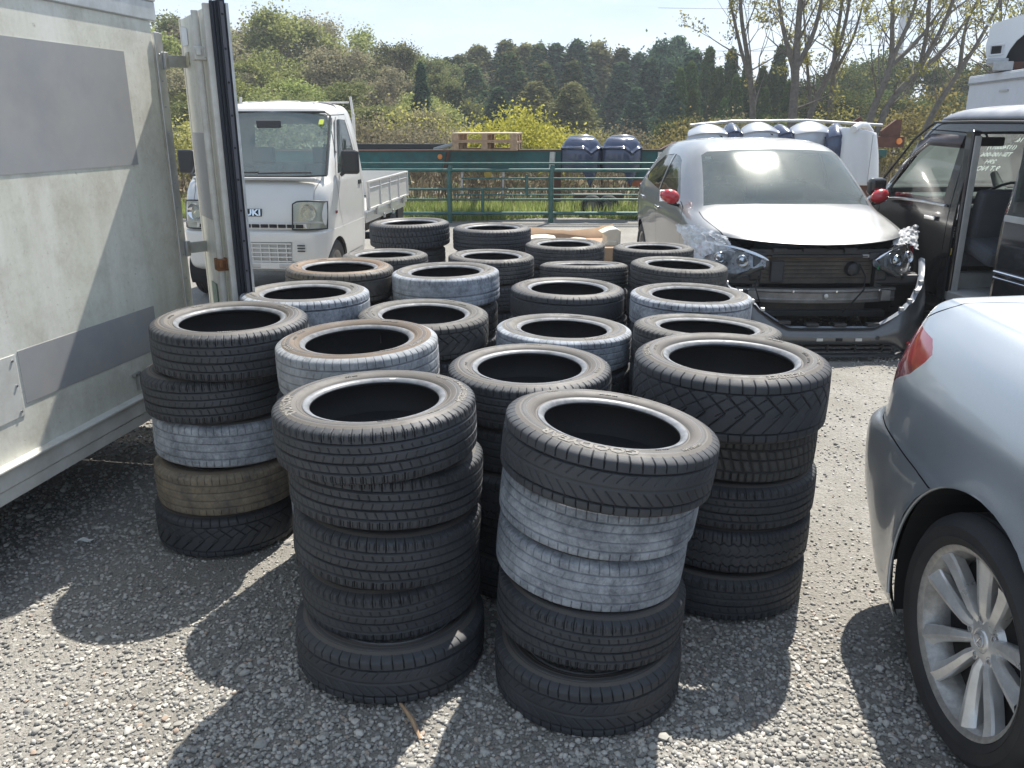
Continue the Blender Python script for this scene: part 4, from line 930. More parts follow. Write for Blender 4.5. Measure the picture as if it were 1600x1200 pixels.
        # under-lamp plastic
        b = MB(); b.box((s * .60, .20, .52), (.34, .16, .08)); b.box((s * .72, .36, .42), (.20, .20, .26)); b.box((s * .47, .14, .56), (.10, .06, .10)); b.build('lamp_carrier', M['black_plastic'], hp, bevel=.02)
    # front carrier, condenser, crash beam, lower radiator
    b = MB(); b.box((0, .155, .725), (1.02, .05, .05)); b.box((-.46, .16, .55), (.06, .07, .36)); b.box((.46, .16, .55), (.06, .07, .36)); b.box((0, .17, .26), (1.1, .06, .05)); b.box((0, .13, .698), (.72, .03, .025)); b.build('front_carrier', M['black_plastic'], t, bevel=.008)
    cond = pbr('condenser_fins', (.055, .05, .045), .6, .3, bs=.5, bscale=220, dirt=(.13, .11, .09), dirt_amt=.6)
    MB().box((0, .175, .585), (.84, .03, .20)).build('condenser', cond, t, bevel=.004)
    MB().box((0, .185, .35), (.80, .03, .19)).build('lower_radiator', cond, t, bevel=.004)
    b = MB(); b.tube([(-.40, .150, .685), (-.30, .142, .692), (-.12, .138, .682), (0, .136, .690), (.18, .138, .684), (.34, .145, .693), (.42, .15, .68)], .009, 8); b.build('hood_cable', M['rusty_white'] if 0 else pbr('brown_hose', (.16, .11, .07), .6), t)
    b = MB(); b.lathe([(0, .03), (.03, .03), (.045, .02), (.055, -.02), (0, -.02)], 20, M=Matrix.Translation((.26, .13, .60)) @ Matrix.Rotation(PI / 2, 4, 'X')); b.build('horn', M['black_plastic'], t, smooth=40)
    beam = pbr('galvanised_beam', (.26, .255, .245), .5, .6, dirt=(.12, .10, .085), dirt_amt=.6)
    b = MB(); Gb = []
    for k in range(17):
        f = k / 16; x = -.60 + 1.2 * f; y = .03 + .10 * (abs(x) / .6) ** 2; Gb.append([(x, y + .05, .465), (x, y, .462), (x, y - .004, .445), (x, y + .006, .435), (x, y + .004, .395), (x, y - .004, .385), (x, y, .362), (x, y + .05, .360)])
    b.grid(Gb); b.build('crash_beam', beam, t, smooth=30)
    for s in (-1, 1): MB().box((s * .50, .16, .415), (.07, .22, .08)).build('beam_bracket', beam, t, bevel=.004)
    for s in (-1, 1): MB().lathe([(0, .012), (.014, .010), (.015, 0)], 10, M=Matrix.Translation((s * .44, .10, .615)) @ Matrix.Rotation(PI / 2, 4, 'X')).build('green_clip', pbr('green_clip', (.02, .30, .12), .4), t)
    w = MB(); w.tube([(.30, .12, .64), (.33, .06, .56), (.30, -.01, .47), (.22, -.03, .38), (.16, -.02, .30)], .006, 6); w.build('loose_cable', M['dark'], t)
    for (x, z, sx_, sz_) in ((-.30, .745, .10, .03), (-.05, .745, .16, .03), (.22, .742, .09, .04), (.40, .70, .07, .05), (-.43, .70, .06, .05)): MB().box((x, .12, z), (sx_, .03, sz_)).build('bracket', M['interior'], t, bevel=.006)
    for z in (.53, .56, .59, .62, .65): MB().tube([(-.40, .157, z), (.40, .157, z)], .003, 4).build('cooling_tube', cond, t)
    MB().box((-.30, .145, .58), (.10, .02, .16)).build('fan_motor_cover', M['interior'], t, bevel=.01); MB().box((.36, .13, .70), (.09, .03, .025)).build('bonnet_latch', M['steel'], t, bevel=.004)
    for x in (-.52, -.2, .12, .46): MB().lathe([(0, .006), (.008, .005), (.010, 0)], 8, M=Matrix.Translation((x, .028 + .09 * (abs(x) / .6) ** 2, .45)) @ Matrix.Rotation(PI / 2, 4, 'X')).build('bolt', M['chrome'], t)
    w = MB(); w.tube([(-.46, .06, .56), (-.50, .0, .50), (-.47, -.03, .40), (-.42, -.02, .30)], .005, 6); w.build('loose_cable', M['dark'], t)
    MB().lathe([(0, .012), (.012, .01), (.018, 0), (.012, -.004)], 8, M=Matrix.Translation((.04, .018, .418)) @ Matrix.Rotation(PI / 2, 4, 'X')).build('foam_lump', M['white_paint'], t, smooth=60)
    # engine bay darkness: a near-black box stands in for the shade
    b = MB(); b.box((0, .50, .45), (1.3, .5, .45)); b.build('engine_bay_shade', M['dark'], t, bevel=.03)
    # cabin
    b = MB(); b.box((0, 1.20, .86), (1.42, .50, .22)); b.build('dashboard', M['interior'], t, bevel=.06, seg=3)
    for x in (-.36, .36): seat(t, x, 1.95, .42, M['seat_cloth'])
    seat(t, 0, 2.8, .42, M['seat_cloth'], s=1.0); steering(t, -.36, 1.52, .95, tilt=1.15)
    MB().box((0, 2.1, .28), (1.5, 3.2, .10)).build('floor_pan', M['interior'], t)
    MB().box((0, 1.62, 1.33), (.22, .02, .06)).build('rear_view_mirror', M['interior'], t, bevel=.01)
    MB().box((-.545, 1.555, 1.345), (.05, .002, .035), rot=Matrix.Rotation(-1.0, 3, 'X')).build('inspection_sticker', M['white_paint'], t)
    # tail
    for s in (-1, 1): MB().box((s * .73, 3.77, .88), (.12, .18, .22)).build('tail_light', M['tail_red'], t, bevel=.05, seg=3)
    # crumpled clear film over the lamps
    film = bpy.data.materials.new('crumpled_film'); film.use_nodes = True; ft = film.node_tree; fb = ft.nodes['Principled BSDF']; fb.inputs['Base Color'].default_value = (.8, .81, .82, 1); fb.inputs['Roughness'].default_value = .65; fb.inputs['Specular IOR Level'].default_value = .3; fb.inputs['Alpha'].default_value = .55
    al = ramp(ft, noise(ft, 14, 5, .7), [(.35, .45), (.65, .95)]); ft.links.new(al, fb.inputs['Alpha'])
    rf = random.Random(4)
    for s, pts in ((-1, [(-.99, .66, .86), (-.66, .30, .80), (-.86, .42, .60)]), (1, [(.95, .66, .85), (.60, .30, .80), (.84, .40, .70)])):
        a, b2, c = [Vector(p) for p in pts]; Gf = []
        for i in range(26):
            row = []
            for j in range(20):
                f, g_ = i / 25, j / 19; p = a + (b2 - a) * f + (c - a) * g_ * (1 - .65 * f)
                nz_ = mnoise.noise(Vector((f * 7, g_ * 7, s * 5))) * .018 + mnoise.noise(Vector((f * 15, g_ * 14, 9))) * .006
                ez = .03 * mnoise.noise(Vector((f * 13, 3, g_ * 9)))
                row.append((p.x + ez, p.y - .03 + nz_ * .8, p.z + .012 + nz_ + .035 * math.sin(PI * f)))
            Gf.append(row)
        MB().grid(Gf).build('plastic_film', film, t, smooth=80)
    return t
hatch()
def loose_bumper():
    t = thing('front_bumper', 'dark grey car bumper cover lying loose on the gravel before the hatchback', 'bumper', (2.30, 5.93, 0), R_(0.3))
    def plan(u): a = abs(u); return -.13 + .05 * (a / .85) ** 2 + .50 * max(0, (a - .45) / .42) ** 2.1
    def top(u): a = abs(u); return .235 + (.0 if a < .30 else .40 * ((a - .30) / .57) ** 1.2) + .012 * math.sin(a * 60) * (a > .5)
    def bot(u): a = abs(u); return .115 - .085 * min(1, max(0, (a - .45) / .12)) + .06 * max(0, (a - .6) / .27)
    n = 60; G = []
    for k in range(n + 1):
        u = -.87 + 1.74 * k / n; row = []
        for j in range(13):
            f = j / 12; z = bot(u) + (top(u) - bot(u)) * f; y = plan(u) + .035 * (1 - math.sin(PI * (f * .8 + .2))) + (.05 * (f - .6) if f > .6 else 0)
            x = u * (1 + .04 * math.sin(PI * f))
            row.append((x, y, z))
        G.append(row)
    o = MB().grid(G).build('cover', paint('bumper_grey', (.085, .09, .098), .5, .28, dust=.3), t, smooth=30); s = o.modifiers.new('thick', 'SOLIDIFY'); s.thickness = .004
    # folded upper flange with clip tabs, pale raw edge
    e = MB(); Ge = []
    for k in range(n + 1):
        u = -.87 + 1.74 * k / n; Ge.append([(u, plan(u) + .02, top(u)), (u * .985, plan(u) + .055, top(u) + .006), (u * .975, plan(u) + .075, top(u) - .012)])
    e.grid(Ge); e.build('upper_flange', pbr('raw_plastic_edge', (.22, .24, .27), .45), t, smooth=40)
    for u in (-.34, -.14, .06, .30): MB().box((u, plan(u) + .05, top(u) + .020), (.09, .05, .022)).build('clip_tab', M['black_plastic'], t, bevel=.004)
    for s in (-1, 1):
        for a in (.50, .57, .64, .72): MB().box((s * a, plan(a) + .045, top(a) + .016), (.03, .03, .026)).build('clip_tab', M['alu'], t, bevel=.004)
    # lower grille and splitter
    b = MB()
    for z in (.055, .085, .11): b.box((0, -.045, z), (.95, .05, .008))
    for x in (-.4, -.2, 0, .2, .4): b.box((x, -.05, .08), (.012, .04, .07))
    b.build('lower_grille', M['black_plastic'], t)
    Gs = []
    for k in range(n + 1):
        u = -.66 + 1.32 * k / n; Gs.append([(u, plan(u) - .02, .012 + .035 * (abs(u) < .6)), (u, plan(u) - .035, .035), (u, plan(u) + .02, .05)])
    MB().grid(Gs).build('splitter', M['black_plastic'], t, smooth=40)
    for s in (-1, 1):
        pts = [(s * .56, plan(.56) - .03, .13), (s * .60, plan(.6) - .035, .030), (s * .74, plan(.72) - .03, .030), (s * .89, plan(.86) - .02, .075)]; MB().tube(pts, .011, 6).build('red_trim', M['red_gloss'], t, smooth=60)
        MB().box((s * .80, plan(.80) - .004, .23), (.012, .17, .03), rot=Matrix.Rotation(s * .3, 3, 'Z')).build('lamp_slot', M['black_plastic'], t)
    for x in (-.09, .05, .19): MB().box((x, -.134, .155), (.045, .006, .02)).build('plate_clip', M['white_paint'] if x != .05 else M['dark'], t)
    MB().lathe([(0, .004), (.014, .003), (.016, 0)], 14, M=Matrix.Translation((.33, plan(.33) - .002, .165)) @ Matrix.Rotation(PI / 2, 4, 'X')).build('sensor', M['black_plastic'], t)
loose_bumper()

# ------------------------------------------------------------------ level-built boxy bodies (truck cab, van)
def boxy(levels, yb_dir=1, cr=.09, nose=None):
    rows = []
    for (z, yf, hw, yb) in levels:
        L_ = yb - yf
        rows.append([(0, yf, z), (hw * .45, yf + .008, z), (hw * .78, yf + .03, z), (hw * .925, yf + .075, z), (hw * .985, yf + .17, z), (hw, yf + .35 * min(1, L_), z), (hw, yf + L_ * .55, z), (hw, yb - .10, z), (hw * .99, yb - .03, z), (hw * .955, yb - .004, z), (hw * .6, yb, z), (0, yb, z)])
    return surf(rows, 4, 4)
def kei_truck():
    t = thing('small_truck', 'small silver-white pickup truck with a drop-side bed behind the open door', 'truck', (-2.44, 7.83, .0), R_(-5.5)); t.scale = (1.03, 1.03, 1.03)
    lv = [(.29, .055, .655, 1.36), (.33, .015, .675, 1.37), (.45, .0, .688, 1.37), (.60, .002, .695, 1.37), (.645, .012, .697, 1.37), (.665, .042, .695, 1.37), (.80, .065, .70, 1.37), (.95, .115, .70, 1.37), (1.05, .185, .697, 1.37), (1.115, .265, .69, 1.37), (1.40, .52, .650, 1.37), (1.64, .735, .600, 1.35), (1.72, .80, .565, 1.33), (1.76, .89, .50, 1.29), (1.785, 1.0, .30, 1.22), (1.79, 1.08, .0, 1.16)]
    G = boxy(lv); bm = shell(G)
    for s in (-1, 1):
        bmesh.ops.delete(bm, geom=cut(bm, circle(.40, .27, .30, 28), 'x', lambda c, s=s: c.x * s > .5 and c.z < .65), context='FACES')
    ub = under(bm, .01)
    scr = [(-.640, 1.130), (-.3, 1.122), (.3, 1.122), (.640, 1.130), (.572, 1.655), (.52, 1.69), (-.52, 1.69), (-.572, 1.655)]
    cf = lambda c: c.y < .80
    gl = take(bm, cut(bm, scr, 'y', cf)); bmesh.ops.delete(ub, geom=cut(ub, scr, 'y', cf), context='FACES'); bout(gl, 'windscreen', GL['truck'], t)
    rw = [(-.45, 1.20), (.45, 1.20), (.42, 1.58), (-.42, 1.58)]; cb_ = lambda c: c.y > 1.2
    gl = take(bm, cut(bm, rw, 'y', cb_)); bmesh.ops.delete(ub, geom=cut(ub, rw, 'y', cb_), context='FACES'); bout(gl, 'rear_window', GL['clear'], t)
    for s in (-1, 1):
        c_ = lambda c, s=s: c.x * s > .45 and c.y > .25
        sw = [(.52, 1.14), (.62, 1.30), (.84, 1.60), (.90, 1.625), (1.12, 1.62), (1.20, 1.16), (1.17, 1.14)]
        gl = take(bm, cut(bm, sw, 'x', c_)); bmesh.ops.delete(ub, geom=cut(ub, sw, 'x', c_), context='FACES'); bout(move_in(gl, .004), 'side_window', GL['clear'], t)
        gap(bm, [(.58, .62), (.47, .80), (.44, 1.08), (.80, 1.66), (1.15, 1.67), (1.27, 1.12), (1.27, .36), (.72, .36)], 'x', c_, .008)
    gap(bm, [(-.52, .66), (-.57, .80), (-.56, 1.0), (-.60, 1.10)], 'y', lambda c: c.y < .5, .006); gap(bm, [(.52, .66), (.57, .80), (.56, 1.0), (.60, 1.10)], 'y', lambda c: c.y < .5, .006)
    gap(bm, [(-.5, .662), (.5, .662)], 'y', lambda c: c.y < .2, .006)
    roof = take(bm, [f for f in bm.faces if f.calc_center_median().z > 1.725])
    bout(roof, 'roof', M['truck_roof'], t, 40)
    gap(bm, [(-.34, .552), (-.34, .50)], 'y', lambda c: c.y < .05, .001)
    grille = [(-.36, .365), (.36, .365), (.38, .56), (-.38, .56)]
    bmesh.ops.delete(bm, geom=cut(bm, grille, 'y', lambda c: c.y < .05), context='FACES')
    bout(bm, 'cab', M['truck_silver'], t, 35); bout(ub, 'inner_shell', M['interior_grey'], t, 60)
    # roof ribs
    for k in range(5): 
        x = -.36 + .18 * k; MB().tube([(x, .93, 1.772), (x, 1.05, 1.785), (x, 1.2, 1.778)], [.004, .008, .004], 6).build('roof_rib', M['truck_roof'], t, smooth=60)
    # grille louvres: upper slot row and lower mesh with a framed opening
    b = MB(); b.box((0, .038, .46), (.78, .02, .21)); b.build('grille_backing', M['dark'], t)
    b = MB()
    for z in (.385, .425, .465, .505, .545): b.box((0, .006, z), (.74, .022, .012))
    for k in range(9): b.box((-.32 + k * .08, .010, .46), (.010, .020, .18))
    b.build('grille', M['truck_silver'], t, bevel=.002)
    for k in range(-6, 6): MB().box((k * .082 + .04, .034, .700), (.068, .014, .030)).build('slot', M['dark'], t)
    MB().box((0, .042, .700), (1.03, .012, .050)).build('slot_panel', M['truck_silver'], t, bevel=.003)
    for s in (-1, 1):
        for z in (.53, .505, .48): MB().box((s * .46, .004, z), (.07, .006, .010)).build('vent', M['dark'], t)
    # plate holder area with recessed tow points
    b = MB(); b.box((.10, -.006, .345), (.62, .012, .06)); b.build('plate_holder', M['truck_silver'], t, bevel=.006)
    for x in (.02, .30): MB().box((x, -.006, .345), (.11, .016, .045)).build('tow_slot', M['steel'], t, bevel=.010)
    # badge
    me = text_mesh('SUZUKI', .076, .004, 1.2, .003); me.transform(Matrix.Translation((-.065, .052, .815)) @ Matrix.Rotation(PI / 2 - .12, 4, 'X')); me.materials.append(M['chrome']); link(bpy.data.objects.new('badge', me), t)
    MB().box((-.065, .067, .815), (.32, .006, .068), rot=Matrix.Rotation(-.12, 3, 'X')).build('badge_plate', M['black_plastic'], t)
    # headlamps
    for s in (-1, 1):
        hp = bpy.data.objects.new('headlight', None); link(hp, t); U = 8; Gh = []; Gi = []
        for k in range(U + 1):
            f = k / U; x = .385 + .285 * f; y = .028 + .012 * f + .115 * f ** 4; zt = .915 + .012 * f - .02 * f ** 3 - .05 * max(0, .15 - f) * 3; zb = .672 - .002 * f
            row = []; ri = []
            for j in range(7):
                g_ = j / 6; z = zb + (zt - zb) * g_; row.append((s * x, y + .05 * g_ - .004, z)); ri.append((s * x * .995, y + .045 + .05 * g_ + .02 * math.sin(PI * f), z))
            Gh.append(row); Gi.append(ri)
        MB().grid(Gh).build('lens', GL['oldlens'], hp, smooth=60); MB().grid(Gi).build('reflector', pbr('old_reflector', (.66, .63, .50), .4, .25), hp, smooth=60)
        pts = [Gh[0][j] for j in range(7)] + [Gh[k][6] for k in range(1, U + 1)] + [Gh[U][j] for j in range(5, -1, -1)] + [Gh[k][0] for k in range(U - 1, -1, -1)]
        MB().tube(pts, .007, 6).build('lamp_frame', M['black_plastic'], hp, smooth=60)
        MB().box((s * .53, .030, .735), (.27, .006, .012), rot=Matrix.Rotation(0, 3, 'X')).build('lens_division', M['interior_grey'], hp)
        MB().lathe([(0, -.02), (.045, -.012), (.075, .02)], 24, M=Matrix.Translation((s * .53, .082, .82)) @ Matrix.Rotation(PI / 2, 4, 'X')).build('bowl', M['chrome'], hp, smooth=40)
        MB().box((s * .699, .36, .80), (.012, .05, .03)).build('side_repeater', M['tail_red'], t, bevel=.004)
        m_ = MB(); m_.box((s * .80, .56, 1.24), (.17, .06, .22)); mo = m_.build('mirror', M['black_plastic'], t, bevel=.03, seg=3); MB().bar((s * .70, .56, 1.12), (s * .76, .56, 1.16), .03, .03).build('mirror_arm', M['black_plastic'], mo)
        MB().box((s * .703, 1.19, 1.02), (.014, .09, .045)).build('door_handle', M['black_plastic'], t, bevel=.006)
        # window visor and black frame
        MB().bar((s * .655, .60, 1.33), (s * .595, .85, 1.635), .012, .035).build('visor', M['interior_grey'], t)
        wheel(t, s * .60, .40, .27, .27, .165, .145, 'steel', s); wheel(t, s * .60, 2.75, .27, .27, .165, .145, 'steel', s)
        wheel_well(t, s, .40, .27, .31, .22, .66)
    # windscreen rubber
    MB().tube([(p[0], .27 + (p[1] - 1.12) * .885 - .012 + .03 * (abs(p[0]) / .62) ** 2, p[1]) for p in (scr + [scr[0]])], .010, 6).build('screen_rubber', M['black_plastic'], t)
    for x0, x1 in ((-.46, .02), (.02, .52)):
        MB().tube([(x0, .245, 1.150), ((x0 + x1) / 2, .232, 1.158), (x1, .262, 1.160)], .008, 6).build('wiper', M['black_plastic'], t)
    MB().box((0, .215, 1.105), (1.15, .07, .025)).build('cowl', M['interior_grey'], t, bevel=.01)
    MB().box((.50, .70, 1.60), (.045, .003, .06), rot=Matrix.Rotation(-.73, 3, 'X')).build('yellow_sticker', pbr('yellow_sticker', (.62, .68, .08), .5), t)
    # inside
    b = MB(); b.box((0, .42, .98), (1.24, .30, .22)); b.build('dashboard', M['interior'], t, bevel=.05, seg=3)
    for x in (-.32, .32): seat(t, x, 1.0, .62, M['seat_pale'], s=.85)
    steering(t, -.34, .62, 1.10, tilt=.55); MB().box((0, .66, 1.58), (.24, .02, .07)).build('rear_view_mirror', M['interior'], t, bevel=.01)
    # chassis and bed
    b = MB(); b.box((-.35, 1.9, .42), (.08, 2.9, .12)); b.box((.35, 1.9, .42), (.08, 2.9, .12)); b.box((0, 2.75, .27), (1.1, .08, .08)); b.box((0, .7, .33), (1.1, 1.0, .12)); b.build('chassis', M['black_paint'], t)
    b = MB(); b.box((0, 2.40, .655), (1.40, 1.94, .06)); b.box((-.66, 2.4, .60), (.04, 1.9, .06)); b.box((.66, 2.4, .60), (.04, 1.9, .06)); b.build('bed_floor', M['truck_silver'], t, bevel=.006)
    for s in (-1, 1):
        b = MB(); b.box((s * .705, 2.40, .85), (.022, 1.93, .30)); b.box((s * .713, 2.40, .995), (.036, 1.93, .022)); b.box((s * .713, 2.40, .715), (.034, 1.93, .022)); b.box((s * .710, 2.40, .93), (.03, 1.93, .008))
        for yy in (1.46, 1.95, 2.4, 2.85, 3.34): b.box((s * .714, yy, .855), (.034, .03, .27))
        b.build('side_board', M['truck_silver'], t, bevel=.003)
        for yy in (1.75, 2.4, 3.05): MB().box((s * .722, yy, .68), (.02, .05, .09)).build('board_hinge', M['steel'], t, bevel=.004)
        for yy in (2.12, 2.55): MB().box((s * .712, yy, .585), (.02, .05, .05)).build('rope_hook', M['steel'], t, bevel=.004)
        b = MB(); b.box((s * .66, 3.1, .50), (.03, .30, .22)); b.build('mudguard', M['black_plastic'], t)
    b = MB(); b.box((0, 3.372, .85), (1.42, .022, .30)); b.box((0, 3.38, .995), (1.42, .036, .022)); b.build('tail_board', M['truck_silver'], t, bevel=.003)
    # headboard guard frame behind cab
    b = MB(); b.box((0, 1.45, 1.79), (1.12, .02, .018)); b.box((-.60, 1.45, 1.28), (.03, .03, .80)); b.box((.60, 1.45, 1.28), (.03, .03, .80)); b.box((0, 1.45, 1.0), (1.30, .03, .04))
    b.bar((-.60, 1.45, 1.66), (-.58, 1.45, 1.845), .03, .02); b.bar((.60, 1.45, 1.66), (.58, 1.45, 1.845), .03, .02); b.build('guard_frame', M['truck_silver'], t, bevel=.003)
kei_truck()

# ------------------------------------------------------------------ black van, rear door open
def van():
    a5 = R_(5); ox, oy = 3.37 + .735 * math.cos(a5), 6.47 + .735 * math.sin(a5)
    t = thing('van', 'black van with its side door slid open, writing on the windscreen', 'van', (ox, oy, -.01), a5)
    # y grows towards the nose; level rows with nose at +y (mirrored profile of boxy)
    lv = [(.24, -1.62, .70, 1.62), (.30, -1.68, .725, 1.70), (.50, -1.72, .735, 1.74), (.70, -1.72, .738, 1.73), (.90, -1.70, .735, 1.68), (1.00, -1.68, .728, 1.52), (1.08, -1.66, .72, 1.30), (1.35, -1.60, .685, 1.02), (1.58, -1.53, .655, .80), (1.66, -1.50, .64, .68), (1.70, -1.48, .635, .60), (1.745, -1.40, .56, .50), (1.775, -1.25, .38, .35), (1.785, -1.0, .18, .2), (1.788, -.9, 0, .1)]
    rows = []
    for (z, yb, hw, yf) in lv:
        L_ = yf - yb; rows.append([(0, yf, z), (hw * .45, yf - .012, z), (hw * .78, yf - .045, z), (hw * .93, yf - .11, z), (hw * .985, yf - .22, z), (hw, yf - .42, z), (hw, yf - L_ * .55, z), (hw, yb + .15, z), (hw * .985, yb + .04, z), (hw * .93, yb + .004, z), (hw * .6, yb, z), (0, yb, z)])
    G = surf(rows, 4, 4); bm = shell(G)
    left = lambda c: c.x < -.4 and c.z < 1.70
    def both(poly, ax, cond, bms): 
        for b_ in bms: bmesh.ops.delete(b_, geom=cut(b_, poly, ax, cond), context='FACES')
    for s in (-1, 1):
        for yy in (1.18, -1.25): both(circle(yy, .27, .31, 24), 'x', lambda c, s=s: c.x * s > .5 and c.z < .7, [bm])
    op = [(-.74, .32), (-.03, .30), (-.03, 1.54), (-.06, 1.59), (-.62, 1.60), (-.74, 1.57)]
    both(op, 'x', left, [bm])
    ub = under(bm, .02)
    roof = take(bm, [f for f in bm.faces if f.calc_center_median().z > 1.67])
    bout(roof, 'roof', paint('grey_dusted_roof', (.10, .105, .12), .3, .35, dust=.75, dustc=(.30, .31, .34)), t, 40, .01)
    win = {'screen': ([(-.60, 1.09), (.60, 1.09), (.535, 1.56), (-.535, 1.56)], 'y', lambda c: c.y > .7)}
    g = take(bm, cut(bm, *win['screen'])); both(*win['screen'], [ub]); bout(g, 'windscreen', GL['screen'], t)
    rp = ([(-.55, 1.02), (.55, 1.02), (.5, 1.52), (-.5, 1.52)], 'y', lambda c: c.y < -1.4); g = take(bm, cut(bm, *rp)); both(*rp, [ub]); bout(g, 'rear_window', GL['dark'], t)
    for s in (-1, 1):
        c_ = lambda c, s=s: c.x * s > .5 and c.z > .98
        w = [(.16, 1.08), (.13, 1.50), (.55, 1.51), (.66, 1.46), (.98, 1.12), (.94, 1.08)]
        g = take(bm, cut(bm, w, 'x', c_)); both(w, 'x', c_, [ub]); bout(move_in(g, .006), 'front_window', GL['clear'], t)
        w = [(-1.45, 1.06), (-.80, 1.06), (-.80, 1.50), (-1.38, 1.48)] if s < 0 else [(-1.45, 1.06), (-.10, 1.06), (-.10, 1.50), (-1.38, 1.48)]
        g = take(bm, cut(bm, w, 'x', c_)); both(w, 'x', c_, [ub]); bout(move_in(g, .006), 'rear_side_window', GL['dark'], t)
        cc = lambda c, s=s: c.x * s > .5
        gap(bm, [(.05, .34), (.05, 1.58), (.62, 1.60), (1.08, 1.16), (1.10, .62), (.95, .34), (.05, .34)], 'x', cc, .008)
        MB().tube([(s * .653, -1.45, 1.655), (s * .655, .0, 1.66), (s * .648, .55, 1.655), (s * .66, .80, 1.52), (s * .70, 1.15, 1.17)], .010, 6).build('rain_gutter', M['black_plastic'], t)
        wheel(t, s * .64, 1.18, .27, .27, .165, .155, 'steel', s); wheel(t, s * .64, -1.25, .27, .27, .165, .155, 'steel', s)
        wheel_well(t, s, 1.18, .27, .31, .24, .70); wheel_well(t, s, -1.25, .27, .31, .24, .70)
        m_ = MB(); m_.box((s * .83, 1.0, 1.12), (.16, .09, .15)); m_.build('door_mirror', M['van_black'], t, bevel=.04, seg=3)
        MB().bar((s * .752, .33, .93), (s * .752, .19, .93), .02, .035).build('door_handle', M['chrome'] if s < 0 else M['van_black'], t, bevel=.006)
        # brownish smoked visor above the front window
        vv = MB(); Gv = [[(s * (.672 + .02), .10, 1.47), (s * .664, .10, 1.56)], [(s * .692, .52, 1.48), (s * .664, .54, 1.57)], [(s * .715, .72, 1.36), (s * .672, .70, 1.50)], [(s * .735, .93, 1.14), (s * .70, .96, 1.22)]]
        vv.grid(Gv); vo = vv.build('visor', pbr('smoked_visor', (.06, .045, .045), .25, coat=.5), t, smooth=60); sm_ = vo.modifiers.new('t', 'SOLIDIFY'); sm_.thickness = .004
    bout(bm, 'body', M['van_black'], t, 40); bout(ub, 'inner_trim', M['interior'], t, 60)
    # grey arc reflected in the near door, built as a metal strip
    MB().tube([(-.748, .08, 1.04), (-.752, .4, 1.045), (-.752, .75, 1.04), (-.745, .95, 1.02)], .012, 6).build('reflection_arc', M['alu'], t, smooth=50)
    # B pillar with striker, jamb, yellow tag
    b = MB(); b.box((-.665, -.005, .95), (.07, .085, 1.30)); b.build('door_pillar', M['van_black'], t, bevel=.012)
    MB().box((-.655, -.055, .95), (.05, .012, 1.22)).build('pillar_trim', M['interior_grey'], t, bevel=.004)
    MB().box((-.704, -.010, 1.00), (.010, .035, .12)).build('striker', M['chrome'], t, bevel=.004)
    MB().box((-.702, .0, .70), (.006, .03, .05)).build('yellow_label', pbr('yellow_label', (.75, .55, .05), .5), t)
    tx = text_mesh('AIR BAG', .022, .0005); tx.transform(Matrix.Translation((-.703, -.010, .85)) @ Matrix.Rotation(-PI / 2, 4, 'Z') @ Matrix.Rotation(PI / 2, 4, 'X') @ Matrix.Rotation(-PI / 2, 4, 'Z')); tx.materials.append(M['white_paint']); link(bpy.data.objects.new('pillar_lettering', tx), t)
    # slid-open door standing proud of the rear quarter
    sd = MB(); Gd = []
    for k in range(13):
        z = .34 + (1.60 - .34) * k / 12; hw = .775 + .01 * math.sin(PI * (z - .3) / 1.0) - max(0, z - 1.0) * .125; fy = -.66 - max(0, z - 1.0) * .02; Gd.append([(-hw, y, z) for y in (fy, fy - .03, -.9, -1.25, -1.40)])
    do = sd.grid(Gd).build('sliding_door', M['van_black'], t, smooth=40); s_ = do.modifiers.new('t', 'SOLIDIFY'); s_.thickness = .045; s_.offset = -1 
    MB().prism([(-.74, 1.07), (-.74, 1.50), (-1.30, 1.50), (-1.34, 1.07)], -.778, -.772, 'x').build('door_window', GL['dark'], do).rotation_euler = (0, 0, 0)
    MB().tube([(-.792, -.68, .66), (-.795, -1.0, .66), (-.79, -1.38, .66)], .012, 8).build('moulding', M['chrome'], do, smooth=60); MB().tube([(-.790, -.68, .62), (-.793, -1.0, .62), (-.79, -1.38, .62)], .008, 8).build('moulding', M['chrome'], do, smooth=60)
    MB().box((-.790, -1.03, 1.03), (.012, .68, .045)).build('belt_strip', M['interior_grey'], do, bevel=.004)
    # inside: floor, step, dash, wheel, seats
    b = MB(); b.box((.0, -.45, .36), (1.40, 1.9, .08)); b.build('floor', M['interior_grey'], t, bevel=.01)
    MB().box((-.60, -.33, .30), (.22, .56, .06)).build('step', M['interior_grey'], t, bevel=.01)
    MB().box((-.20, .10, .45), (.95, .10, .14)).build('seat_base', M['interior_grey'], t, bevel=.02)
    b = MB(); b.box((0, 1.05, .93), (1.34, .42, .24)); b.box((0, .88, .80), (.36, .25, .36)); b.box((.36, .86, 1.06), (.34, .16, .10)); b.build('dashboard', M['interior'], t, bevel=.05, seg=3)
    steering(t, .28, .90, 1.04, tilt=-.75 + PI, R=.18); 
    seat(t, -.36, .24, .58, M['seat_cloth'], PI, .88, head=False); seat(t, .36, .24, .58, M['seat_cloth'], PI, .88, head=False)
    b = MB(); b.box((-.36, -.12, .72), (.46, .40, .13), rot=Matrix.Rotation(.25, 3, 'X')); b.build('folded_backrest', M['seat_cloth'], t, bevel=.05, seg=3)
    MB().box((-.02, .74, 1.50), (.24, .025, .075)).build('rear_view_mirror', M['interior'], t, bevel=.02, seg=3); MB().bar((-.02, .76, 1.50), (-.02, .84, 1.58), .012, .012).build('mirror_stalk', M['interior'], t)
